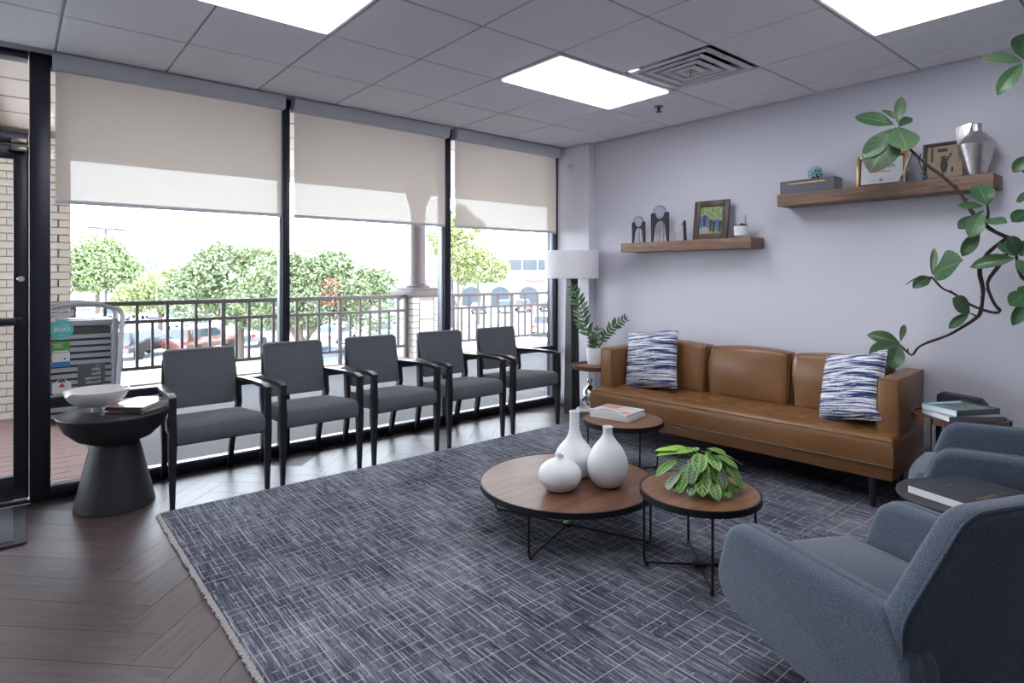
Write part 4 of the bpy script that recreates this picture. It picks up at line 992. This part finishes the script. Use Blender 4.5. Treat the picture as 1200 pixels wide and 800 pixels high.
for A, B in zip([bd]+lo, lo):
    for k in range(len(A)): bmx.bm.faces.new((A[k], B[k], B[(k+1) % len(A)], A[(k+1) % len(A)]))
seat = obj('seat', bmx, Lm, t, sharp=60)
for (a, b) in tufts: obj('tuft_button', MB().lathe([(0, .005), (.008, .003), (.009, 0), (0, -.004)], 10, (a, b, seat_top(a, b)+.001)), Ls, seat)
def seam(pts): return obj('piping', MB().tube(pts, .0045, 6), Ls, t)
seam([(0, -.13, .437), (-.001, -.002, .437), (SL+.001, -.002, .437), (SL, -.13, .437)])
seam([(-.002, -.5, .288), (-.002, .002, .288), (SL+.002, .002, .288), (SL+.002, -.5, .288)])
for s in (0, 1):
    x0 = 0 if s == 0 else SL-.12
    ar = obj('arm', MB().box((x0+.06, -(.135+SD)/2, .49), (.12, SD-.135, .595), .018, seg=3), Lm, t)
    q = [(x0+.002, -.139, .21), (x0+.004, -.139, .775), (x0+.012, -.139, .782), (x0+.108, -.139, .782), (x0+.116, -.139, .775), (x0+.118, -.139, .46)]
    obj('arm_piping', MB().tube(q, .004, 6), Ls, ar)
    xe = x0+.002 if s == 0 else x0+.118
    obj('arm_piping', MB().tube([(xe, -.14, .782), (xe, -SD+.01, .782)], .004, 6), Ls, ar)
obj('back_frame', MB().box((SL/2, -SD+.035, .48), (SL-.24, .07, .57), .015), Lm, t)
cw = (SL-.24)/3
for k in range(3):
    cb_ = cushion_mesh(cw-.004, .175, .405, 16, .0, .22)
    for v in cb_.bm.verts:
        x, y, z = v.co; ex = 1-(2*x/cw)**2; ez = 1-(2*z/.405)**2
        v.co.y += .030*max(0, ex)*max(0, ez)*(1 if y > 0 else -.2)+.006*math.sin(9*x+k)*math.sin(12*z)*(1 if y > 0 else 0)
        v.co.y -= .10*(z+.2); v.co.x += .008*math.sin(14*z+k); v.co.z += .012*max(0, ex)*(1 if z > .1 else 0)
    c_ = obj('back_cushion', cb_, Lm, t, sharp=70, loc=(.12+cw*(k+.5), -.585, .645))
    edge = [(-cw/2+.014, .062, -.185), (-cw/2+.010, .035, .16), (-cw/2+.04, .030, .193), (cw/2-.04, .030, .193), (cw/2-.010, .035, .16), (cw/2-.014, .062, -.185)]
    obj('cushion_piping', MB().tube([(a, b, c) for a, b, c in edge], .0035, 6), Ls, c_)
for x in (.12, SL-.12):
    for y in (-.06, -SD+.07): obj('leg', MB().lathe([(0, .0125), (.015, .0125), (.026, .20), (0, .20)] if y > -.3 else [(0, 0), (.015, 0), (.026, .20), (0, .20)], 20, (x, y, .0)), M['black_wood'], t)
def pillow(label, loc, rz, lean, roll, size):
    t = thing('throw_pillow', label, 'pillow', loc, 0, 'navy striped throw pillows on the sofa')
    t.rotation_euler = (Matrix.Rotation(rz, 3, 'Z') @ Matrix.Rotation(lean, 3, 'X') @ Matrix.Rotation(roll, 3, 'Y')).to_euler()
    mb = MB(); n = 22; gg = {}
    for sd in (1, -1):
        for i in range(n+1):
            for j in range(n+1):
                u, v = 2*i/n-1, 2*j/n-1
                edge_ = i in (0, n) or j in (0, n)
                if sd == -1 and edge_: gg[(sd, i, j)] = gg[(1, i, j)]; continue
                th = .075*(max(0, 1-u**4))**.55*(max(0, 1-v**4))**.55*(1+.06*math.sin(5*u+2*v))
                pin = 1-.055*(1-u*u)*abs(v)**3 if True else 1; pinx = 1-.055*(1-v*v)*abs(u)**3
                gg[(sd, i, j)] = mb.bm.verts.new((u*size/2*pinx, -sd*th, v*size/2*pin))
        for i in range(n):
            for j in range(n):
                f = [gg[(sd, i, j)], gg[(sd, i+1, j)], gg[(sd, i+1, j+1)], gg[(sd, i, j+1)]]
                try: mb.bm.faces.new(f if sd == 1 else f[::-1])
                except ValueError: pass
    obj('cover', mb, M['stripe'], t, sharp=80)
    ed = []
    for k in range(40):
        a = k/10; i = int(a) % 4; f = a-int(a); u, v = [(-1+2*f, -1), (1, -1+2*f), (1-2*f, 1), (-1, 1-2*f)][i]
        ed.append((u*size/2*(1-.055*(1-v*v)*abs(u)**3), 0, v*size/2*(1-.055*(1-u*u)*abs(v)**3)))
    obj('edge_seam', MB().tube(ed, .004, 6, closed=True), M['stripe'], t)
pillow('navy and white striped pillow against the sofa arm by the plant', (4.02, -1.515, .70), math.radians(-86), math.radians(-17), math.radians(-8), .50)
pillow('navy and white striped pillow leaning at the sofa arm under the fig leaves', (4.06, -3.105, .690), math.radians(-114), math.radians(-22), math.radians(-13), .465)

# floating shelves
RZW = -PI/2
def shelf(label, y0, y1, z0, z1):
    t = thing('wall_shelf', label, 'shelf', (XR-.11, (y0+y1)/2, z0), 0, 'thick wooden floating shelves on the wall')
    obj('board', MB().box((0, 0, (z1-z0)/2), (.216, abs(y1-y0), z1-z0), .004), M['shelfwood'], t)
    obj('bracket_plate', MB().box((.104, 0, (z1-z0)/2), (.008, abs(y1-y0)*.8, (z1-z0)*.5)), M['black_metal'], t)
    return t
shelf('lower floating wooden shelf holding the ball stands and the photo frame', -.915, -2.250, 1.643, 1.731)
shelf('upper floating wooden shelf holding the grey box and silver vase', -2.465, -3.797, 1.953, 2.043)
ZS1, ZS2 = 1.731, 2.043
def ball_stand(label, y, wd, hh, rb):
    t = thing('ball_stand', label, 'ornament', (4.43, y, ZS1), RZW, 'glass balls on black arched stands')
    a = wd/2; top = hh
    arc = [(-a*.80*math.cos(PI*k/10)*.86, hh*.46+math.sin(PI*k/10)*hh*.27) for k in range(11)]
    dip = [(rb*.92*math.cos(PI*k/8), top-rb*.95*math.sin(PI*k/8)) for k in range(9)]
    poly = [(-a, top), (-a*.99, 0), (-a*.86, 0)]+arc+[(a*.86, 0), (a*.99, 0), (a, top)]+dip
    obj('front_plate', MB().prism(poly, lambda p, q_, s: (p, s, q_), -.011, .011), M['matte_black'], t, sharp=25)
    for s_ in (-1, 1): obj('rod', MB().cyl((s_*.016, .03, 0), .0028, top-rb*.9, 8), M['grey_alu'], t)
    obj('glass_ball', MB().lathe([(rb*math.sin(PI*k/16), -rb*math.cos(PI*k/16)) for k in range(17)], 32, (0, 0, top-.012+rb*.30)), M['clear'], t)
ball_stand('smaller black arched stand with a glass ball on the lower shelf', -1.055, .148, .205, .054)
ball_stand('taller black arched stand with a glass ball on the lower shelf', -1.302, .190, .275, .064)
t = thing('glass_award', 'slanted clear glass award between the ball stands and the photo frame', 'award', (4.43, -1.52, ZS1), RZW)
obj('slab', MB().prism([(-.06, .0), (.055, .0), (.045, .175), (-.055, .08)], lambda p, q_, s: (p, s, q_), -.012, .012, .003), M['clear'], t, sharp=20)
obj('dark_edge', MB().prism([(.048, 0), (.062, 0), (.052, .185), (.030, .150), (.042, .14)], lambda p, q_, s: (p, s, q_), -.016, .016), M['darkframe'], t, sharp=20)
obj('etched_panel', MB().prism([(-.05, .07), (.03, .10), (.04, .15), (-.045, .085)], lambda p, q_, s: (p, s, q_), -.014, -.0125), col('frosted', (.45, .42, .40), .4), t, sharp=0)
def picture(nm, label, cat, y, z, wd, hh, bar, lean, frame_m, xoff=4.44, group=None, rzx=0.0):
    t = thing(nm, label, cat, (xoff, y, z), RZW+rzx, group); t.rotation_euler = (-lean, 0, RZW+rzx)
    f = MB()
    for s in (-1, 1):
        f.box((s*(wd-bar)/2, 0, hh/2), (bar, .022, hh), .003); f.box((0, 0, hh/2+s*(hh-bar)/2), (wd-2*bar, .022, bar), .003)
    obj('frame', f, frame_m, t); obj('back_board', MB().box((0, .008, hh/2), (wd-.01, .006, hh-.01)), M['darkframe'], t)
    return t
# group photograph
t = picture('photo_frame', 'brown framed group photograph leaning on the lower shelf', 'picture frame', -1.83, ZS1, .315, .345, .052, .16, M['darkframe'], 4.415, rzx=.10)
gph = plain('photo_greenery', (.16, .24, .08), .4, var=.75, vscale=55)
ph = obj('photograph', MB().box((0, .002, .1725), (.212, .004, .242)), gph, t, sharp=0)
def flatfig(mb, x, z, h, w_):
    mb.prism([(x-w_*.30, z), (x-w_*.42, z+h*.45), (x-w_*.5, z+h*.80), (x-w_*.2, z+h*.86), (x+w_*.2, z+h*.86), (x+w_*.5, z+h*.80), (x+w_*.42, z+h*.45), (x+w_*.30, z)], lambda p, q_, s: (p, s, q_), -.0015, -.0005)
pdark = col('photo_dark', (.015, .015, .025), .5); pblue = col('photo_blue', (.04, .10, .32), .5); pskin = col('photo_skin', (.42, .24, .17), .5)
obj('stone_wall_print', MB().box((-.06, -.0004, .085), (.085, .0006, .06)), col('photo_stone', (.30, .28, .24), .5), ph, sharp=0)
for k in range(7):
    x = -.088+.029*k; z = .085+.012*(k % 2)-(.022 if k > 2 else -.02); h_ = .118
    b_ = MB(); flatfig(b_, x, z, h_, .030); obj('person_print', b_, pblue if k in (0, 2, 5) else pdark, ph, sharp=0)
    obj('face_print', MB().box((x, -.001, z+h_*.95), (.011, .001, .014)), pskin, ph, sharp=0)
# little succulent
t = thing('succulent', 'small succulent in a white footed pot on the lower shelf', 'plant', (4.43, -2.115, ZS1), 0)
obj('pot', MB().lathe([(0, .014), (.046, .014), (.056, .022), (.060, .095), (.056, .097), (.053, .085), (0, .085)], 36), M['ceramic'], t)
for k in range(3): obj('foot', MB().cyl((.03*math.cos(k*2.1), .03*math.sin(k*2.1), 0), .008, .016, 10), M['fixture'], t)
sl_ = leaf_mesh('succulent_leaf', 1, .5, 'ovate', -.1, .15, 4); r_ = random.Random(3); dk = leaf_mat('succulent_green', (.018, .05, .022), (.04, .08, .03), 'fig')
for k in range(34):
    a = r_.uniform(0, 2*PI); rr_ = r_.uniform(0, .045); b = Vector((rr_*math.cos(a), rr_*math.sin(a), .083)); 
    place_leaf('leaf', sl_, dk, t, b, b+Vector((math.cos(a)*.5, math.sin(a)*.5, r_.uniform(.5, 1.6))).normalized()*r_.uniform(.025, .045))
tp = Vector((-.01, -.035, .085))
obj('sprig', MB().tube([tp, tp+Vector((0, -.004, .06)), tp+Vector((.004, -.012, .105))], .0018, 5), M['stem'], t)
for k in range(7): place_leaf('leaf', sl_, dk, t, tp+Vector((0, -.004, .035+.009*k)), tp+Vector((.0, (-.02 if k % 2 else .014), .048+.009*k)))
# upper shelf
t = thing('storage_box', 'grey felt box with a thin brass line on the upper shelf', 'box', (4.45, -2.665, ZS2), RZW)
obj('body', MB().box((0, 0, .052), (.40, .145, .104), .003), M['greyfelt'], t); obj('brass_line', MB().box((.0, -.0735, .079), (.27, .003, .006)), M['brass'], t)
obj('lid_groove', MB().box((0, 0, .0935), (.403, .147, .002)), M['matte_black'], t)
t = thing('glass_coral', 'pale blue glass coral ball on top of the grey felt box', 'ornament', (4.455, -2.70, ZS2+.104), 0)
r_ = random.Random(9); gb = MB()
gb.lathe([(.040*math.sin(PI*k/8), .045-.040*math.cos(PI*k/8)) for k in range(9)], 14)
obj('core', gb, M['bluecrystal'], t)
for k in range(26):
    a, b = r_.uniform(0, 2*PI), math.acos(r_.uniform(-.6, 1)); n_ = Vector((math.sin(b)*math.cos(a), math.sin(b)*math.sin(a), math.cos(b))); c_ = Vector((0, 0, .050)); u_ = n_.orthogonal().normalized(); v_ = n_.cross(u_)
    obj('petal', MB().tube([c_+n_*.045+(u_*math.cos(q)*.014+v_*math.sin(q)*.018) for q in np.linspace(0, 5.4, 8)], .006, 6), col('blue_glass_petal', (.30, .50, .56), .12), t)
t = picture('certificate_frame', 'gold framed BEST DENTISTS certificate on the upper shelf', 'picture frame', -3.135, ZS2, .318, .235, .018, .10, M['brass'], 4.485)
obj('inner_frame', MB().box((0, .003, .1175), (.286, .008, .203)), M['darkframe'], t); pg = obj('certificate', MB().box((0, -.0015, .1175), (.262, .004, .180)), M['paper'], t, sharp=0)
ink = col('print_ink', (.03, .03, .05), .6); rink = col('print_red', (.45, .04, .05), .6)
text('lettering', 'BEST', .030, ink, pg, (0, -.0042, .176), rotg, bold=.0008); text('lettering', 'BEST DENTISTS', .0245, ink, pg, (0, -.0042, .143), rotg, bold=.0009)
pl_ = MB(); pl_.box((0, -.0038, .112), (.11, .0004, .006)); obj('red_line', pl_, rink, pg, sharp=0)
pl_ = MB(); pl_.box((0, -.0038, .125), (.05, .0004, .003)).box((-.06, -.0038, .055), (.05, .0004, .002)).box((.065, -.0038, .055), (.05, .0004, .002)).box((0, -.0038, .052), (.022, .0004, .02)); obj('signature_lines', pl_, col('print_grey', (.3, .3, .33), .6), pg, sharp=0)
t = thing('crystal_award', 'pointed crystal triangle award in front of the certificate', 'award', (4.40, -3.36, ZS2), RZW)
obj('crystal', MB().prism([(-.072, 0), (.072, 0), (.012, .20), (-.008, .20)], lambda p, q_, s: (p, s, q_), -.018, .018, .005), M['clear'], t, sharp=20)
for s in (-1, 1): obj('facet', MB().prism([(s*.088, -.0), (s*.052, 0), (s*.060, .05), (s*.070, .055)], lambda p, q_, s_: (p, s_, q_), -.022, .022, .004), M['bluecrystal'], t, sharp=20)
for s in (-1, 1): obj('bevelled_edge', MB().tube([(s*.070, -.018, .03), (s*.012, -.018, .198)], .0045, 5), M['chrome'], t)
t = picture('print_frame', 'dark framed brown print with a hatted figure on the upper shelf', 'picture frame', -3.507, ZS2, .245, .258, .016, .10, M['darkframe'], 4.485)
obj('mount', MB().box((0, .003, .129), (.218, .008, .231)), M['black_wood'], t)
pr = obj('print', MB().box((0, -.001, .129), (.196, .004, .21)), plain('old_print', (.27, .21, .15), .7, var=.18, vscale=12), t, sharp=0)
fg = MB(); F2 = lambda p, q_, s: (p, s, q_)
fg.prism([(-.030, .152), (.022, .157), (.0, .166), (-.012, .166)], F2, -.0042, -.0032); fg.prism([(-.016, .152), (.010, .153), (.020, .10), (.010, .055), (-.012, .055), (-.024, .10)], F2, -.0042, -.0032)
fg.prism([(.006, .130), (.014, .127), (.042, .178), (.032, .182)], F2, -.0042, -.0032); fg.prism([(.035, .055), (.050, .055), (.050, .085), (.040, .09)], F2, -.0042, -.0032)
fg.box((-.012, -.0036, .205), (.055, .0008, .020)).box((-.07, -.0036, .18), (.012, .0008, .10)).box((.085, -.0036, .19), (.016, .0008, .07)); obj('figure_print', fg, col('print_dark', (.035, .033, .035), .7), pr, sharp=0)
t = thing('silver_vase', 'angular hammered silver vase with a broad collar on the upper shelf', 'vase', (4.40, -3.70, ZS2), 0)
obj('body', MB().lathe([(0, 0), (.040, 0), (.046, .004), (.098, .195), (.092, .205), (.040, .262), (.026, .275), (.026, .32), (.020, .325), (.016, .29), (0, .28)], 40, mod=lambda r, z, a: (r*(1+.02*math.cos(20*a)) if .005 < z < .19 else r, z)), M['silver'], t, sharp=25)
obj('collar', MB().prism([(-.098, .20), (-.110, .316), (-.020, .334), (-.030, .27)], lambda p, q_, s: (s, -p, q_), -.020, .020, .004), M['silver'], t)

# books on the side table at the sofa arm
bgp = 'books on the side table at the sofa arm'
ztb = .5905
magazine('grey book lying under the blue landscape book', (4.07, -3.70, ztb), math.radians(-40), (.315, .23), .030, col('book_grey', (.30, .30, .34), .4), bgp, cat='book', nm='book', side='-y', spine=col('spine_grey', (.16, .16, .19), .5))
cyan = col('book_cyan', (.03, .36, .50), .25); land = plain('landscape_photo', (.12, .14, .10), .3, var=.9, vscale=18)
magazine('blue edged book with a landscape cover on top of the grey book', (4.095, -3.685, ztb+.030), math.radians(-27), (.31, .225), .034, cyan, bgp, cat='book', nm='book', side='-y', spine=col('spine_slate', (.10, .12, .15), .4), motif=((.03, -.10, .90, .74, land), (.03, .36, .90, .16, col('book_sky', (.42, .56, .68), .3)), (.40, 0, .1, .9, col('book_blue', (.03, .16, .36), .3))))
t = thing('black_box', 'flat black box standing behind the books by the wall', 'box', (4.335, -3.635, ztb), RZW)
obj('body', MB().prism([(-.12, 0), (.13, 0), (.13, .045), (.10, .078), (-.10, .092), (-.12, .075)], lambda p, q_, s: (p, s, q_), -.04, .04, .004), M['matte_black'], t); obj('lid_edge', MB().box((0, -.0405, .03), (.24, .002, .004)), M['black_metal'], t)

# armchairs
def armchair(label, loc, rz):
    t = thing('armchair', label, 'armchair', loc, rz, 'blue grey wingback armchairs')
    m = M['blue_fab']
    for s in (-1, 1):
        poly = rpoly([(.0, .612), (.075, .40), (.02, .315), (-.33, .28), (-.655, .28), (-.668, .50), (-.60, .628)], [.075, .07, .07, .1, .03, .05, .03], 6)
        fn = lambda a, b, tt: (s*(.372-tt)+s*.03*(b-.45)-s*.02*(a+.3)*0, a, b)
        obj('arm_panel', MB().prism(poly, fn, 0, .105, .032, 4), m, t, sharp=50)
        ed = [(s*(.372-.052)+s*.03*(b-.45), a, b) for a, b in poly]
        obj('arm_seam', MB().tube(ed, .0035, 5, closed=True), m, t)
    st = cushion_mesh(.56, .66, .17, 16, .28, .42)
    for v in st.bm.verts: v.co += Vector((0, -.185, .375))
    obj('seat', st, m, t, sharp=60)
    obj('seat_base', MB().box((0, -.34, .31), (.56, .50, .06), .02), m, t)
    poly = rpoly([(-.345, .30), (.345, .30), (.372, .615), (.185, .858), (-.185, .858), (-.372, .615)], [.03, .03, .04, .06, .06, .04], 8)
    fnb = lambda a, b, tt: (a, -.645+tt-.03*(b-.30)+.20*max(0, abs(a)-.15)**1.5*.6, b)
    obj('backrest', MB().prism(poly, fnb, 0, .075, .022, 4), m, t, sharp=50)
    ed = [fnb(a*.995, b*.998, .008) for a, b in poly]
    obj('back_piping', MB().tube(ed, .005, 6, closed=True), m, t)
    for x in (-.24, .24):
        for y in (-.24, -.52): obj('leg', leg_loft([(x*1.0, y*1.02, .012), (x*.9, y, .24)], [(.022, .022), (.04, .04)]), M['black_wood'], t, sharp=25)
    return t
armchair('near blue grey armchair seen from behind, its back at the picture edge', (1.955, -3.78, 0), math.radians(-22.7))
armchair('far blue grey armchair beside the side table with the landscape book', (3.475, -3.76, 0), math.radians(11))
t = thing('pedestal_side_table', 'small round black table between the two blue armchairs', 'table', (2.84, -4.00, .012))
obj('top', MB().lathe([(0, .470), (.236, .470), (.242, .474), (.242, .484), (.238, .488), (0, .488)], 56), M['matte_black'], t)
obj('stem', MB().cyl((0, 0, .01), .022, .465, 20), M['black_metal'], t); obj('base', MB().lathe([(0, 0), (.17, 0), (.172, .006), (.05, .018), (.022, .03), (0, .03)], 40), M['black_metal'], t)
t = magazine('large black book with small gold lettering on the black round table', (2.845, -4.01, .5005), math.radians(-17), (.36, .27), .034, col('cover_charcoal', (.022, .025, .032), .5), None, cat='book', nm='book', side='+y')
gl = MB()
for x, y, w_, h_ in ((-.02, .06, .045, .004), (-.03, -.085, .12, .006), (-.02, -.097, .10, .003), (.07, -.09, .05, .003)): gl.box((x, y, .0343), (w_, h_, .0006))
obj('gold_lettering', gl, M['brass'], t, sharp=0)

# fiddle leaf fig
t = thing('fiddle_leaf_fig', 'tall fiddle leaf fig with long bare branches reaching along the wall', 'plant', (4.22, -4.27, 0))
FO = Vector((4.22, -4.27, 0))
FB = {"A": [[4.12, -3.339, 2.363], [4.12, -3.41, 2.232], [4.12, -3.506, 2.11], [4.12, -3.595, 2.02], [4.12, -3.68, 1.913], [4.12, -3.742, 1.786], [4.12, -3.822, 1.692], [4.12, -3.899, 1.639], [4.12, -3.974, 1.592], [4.12, -4.053, 1.505], [4.12, -4.098, 1.32]], "B": [[4.12, -3.899, 1.634], [4.16, -3.806, 1.555], [4.22, -3.752, 1.456], [4.22, -3.769, 1.335], [4.22, -3.757, 1.207], [4.22, -3.732, 1.165], [4.22, -3.669, 1.11], [4.22, -3.591, 1.052], [4.22, -3.479, 0.995], [4.22, -3.432, 0.958], [4.22, -3.399, 0.911], [4.22, -3.337, 0.971]], "C": [[4.12, -3.944, 1.598], [4.16, -3.884, 1.533], [4.22, -3.841, 1.476], [4.22, -3.789, 1.375], [4.22, -3.821, 1.26], [4.22, -3.849, 1.217], [4.22, -3.813, 1.205], [4.22, -3.707, 1.246], [4.22, -3.626, 1.311], [4.22, -3.569, 1.341], [4.22, -3.524, 1.394], [4.22, -3.506, 1.415]], "T": [[4.22, -3.744, 1.176], [4.2, -3.711, 1.196]], "D": [[4.12, -4.098, 1.32], [4.1, -3.97, 1.412], [4.05, -3.953, 1.53]], "E": [[4.12, -4.053, 1.505], [4.1, -4.066, 1.806], [4.05, -4.039, 2.221], [4.0, -4.005, 2.551]], "F": [[4.12, -3.806, 1.722], [4.1, -3.818, 1.779], [4.08, -3.818, 1.827]], "G": [[4.12, -4.098, 1.32], [4.12, -4.116, 0.975], [4.12, -4.122, 0.608]]}
FL = [[[4.12, -3.334, 2.386], [4.05, -3.133, 2.481], 0.55, "fig"], [[4.12, -3.344, 2.362], [3.98, -3.244, 2.104], 0.75, "figlight"], [[4.12, -3.329, 2.365], [4.0, -3.197, 2.184], 0.55, "figlight"], [[4.12, -3.353, 2.388], [4.15, -3.368, 2.569], 0.42, "figlight"], [[4.12, -3.348, 2.416], [4.1, -3.277, 2.498], 0.4, "figlight"], [[4.12, -3.353, 2.366], [4.0, -3.446, 2.199], 0.85, "fig"], [[4.12, -3.358, 2.37], [4.2, -3.41, 2.439], 0.6, "fig"], [[4.08, -3.818, 1.822], [4.12, -3.77, 1.973], 0.85, "fig"], [[4.08, -3.803, 1.823], [4.0, -3.7, 1.831], 0.42, "fig"], [[4.1, -3.794, 1.801], [4.0, -3.757, 1.646], 0.55, "figlight"], [[4.1, -3.778, 1.683], [4.05, -3.709, 1.54], 0.5, "fig"], [[4.12, -3.742, 1.776], [4.1, -3.676, 1.699], 0.7, "fig"], [[4.1, -3.794, 1.742], [4.0, -3.914, 1.723], 0.55, "fig"], [[4.05, -3.949, 1.52], [3.95, -3.776, 1.488], 0.45, "fig"], [[4.05, -3.956, 1.525], [4.1, -3.868, 1.615], 0.6, "fig"], [[4.05, -3.96, 1.534], [3.98, -3.94, 1.636], 0.8, "fig"], [[4.05, -3.967, 1.529], [4.1, -4.02, 1.623], 0.7, "fig"], [[4.05, -3.956, 1.511], [3.95, -4.037, 1.426], 0.6, "fig"], [[4.1, -3.999, 1.332], [4.0, -3.936, 1.266], 0.8, "fig"], [[4.1, -4.002, 1.313], [4.05, -3.942, 1.147], 0.42, "figlight"], [[4.1, -3.995, 1.365], [4.15, -3.943, 1.315], 0.7, "fig"], [[4.1, -3.999, 1.784], [4.0, -3.947, 1.725], 0.7, "fig"], [[4.05, -4.011, 2.077], [4.0, -3.951, 1.996], 0.7, "fig"], [[4.05, -4.014, 1.877], [4.1, -3.94, 1.836], 0.6, "fig"], [[4.05, -4.011, 1.965], [4.1, -3.955, 2.073], 0.6, "fig"], [[4.22, -3.506, 1.415], [4.1, -3.453, 1.362], 0.6, "fig"], [[4.22, -3.437, 1.415], [4.2, -3.367, 1.36], 0.1, "fig"], [[4.22, -3.511, 1.426], [4.3, -3.507, 1.605], 0.24, "figlight"], [[4.22, -3.52, 1.426], [4.05, -3.663, 1.521], 0.95, "fig"], [[4.2, -3.711, 1.201], [4.1, -3.655, 1.289], 0.85, "figlight"], [[4.2, -3.707, 1.201], [4.15, -3.617, 1.105], 0.45, "fig"], [[4.22, -3.337, 0.983], [4.12, -3.19, 1.044], 0.55, "fig"], [[4.22, -3.332, 0.982], [4.05, -3.215, 0.918], 0.55, "figlight"], [[4.22, -3.332, 0.977], [4.08, -3.337, 0.841], 0.6, "fig"], [[4.22, -3.337, 0.994], [4.3, -3.341, 1.112], 0.3, "figlight"], [[4.22, -3.322, 0.976], [4.1, -3.252, 0.862], 0.5, "fig"], [[4.0, -3.99, 2.583], [3.9, -3.841, 2.634], 0.45, "fig"], [[4.0, -3.987, 2.575], [3.92, -3.9, 2.426], 0.5, "fig"], [[4.0, -3.994, 2.591], [4.1, -3.97, 2.773], 0.6, "fig"], [[4.0, -3.998, 2.581], [4.0, -4.071, 2.652], 0.6, "fig"]]
obj('pot', MB().lathe([(0, .0125), (.12, .0125), (.13, .02), (.165, .30), (.160, .305), (.150, .29), (0, .27)], 40), M['greypot'], t); obj('soil', MB().cyl((0, 0, .25), .148, .02, 30), M['soil'], t)
def smooth(P, k=3):
    P = [Vector(p) for p in P]; out = []
    for i in range(len(P)-1):
        p0, p1, p2, p3 = P[max(i-1, 0)], P[i], P[i+1], P[min(i+2, len(P)-1)]
        for j in range(k):
            u = j/k; out.append(.5*((2*p1)+(p2-p0)*u+(2*p0-5*p1+4*p2-p3)*u*u+(3*p1-p0-3*p2+p3)*u**3))
    out.append(P[-1]); return out
RAD = dict(A=(.007, .013), B=(.012, .006), C=(.011, .005), T=(.006, .004), D=(.012, .007), E=(.013, .008), F=(.009, .006), G=(.016, .02))
r_ = random.Random(4)
for k, P in FB.items():
    if k == 'G': P = P[:1]+[[4.16, -4.16, .95], [4.20, -4.24, .6], [4.22, -4.27, .26]]
    Q = [q-FO for q in smooth(P)]; a, b = RAD[k]
    mb = MB().tube(Q, [(a+(b-a)*i/(len(Q)-1))*r_.uniform(.88, 1.15) for i in range(len(Q))], 8)
    if k in 'ABC':
        for i in range(3, len(Q)-2, 2 if k == 'A' else 7): mb.tube([Q[i], Q[i]+Vector((r_.uniform(-.03, .0), r_.uniform(-.02, .02), r_.uniform(.0, .03)))], [.006, .003], 5)
    obj('branch', mb, M['bark'], t)
figm = [leaf_mesh('fig_leaf_%d' % k, 1, 1.0, 'fig', [.10, .2, .05][k], [.05, .09, .03][k], 9, [.02, .03, .015][k]) for k in range(3)]
for k, (b, tp, w_, kd) in enumerate(FL):
    if k in (1, 5, 36): kd = 'figdry'
    place_leaf('leaf', figm[k % 3], M[kd], t, Vector(b)-FO, Vector(tp)-FO, w_, (-.8, -.45, .45))
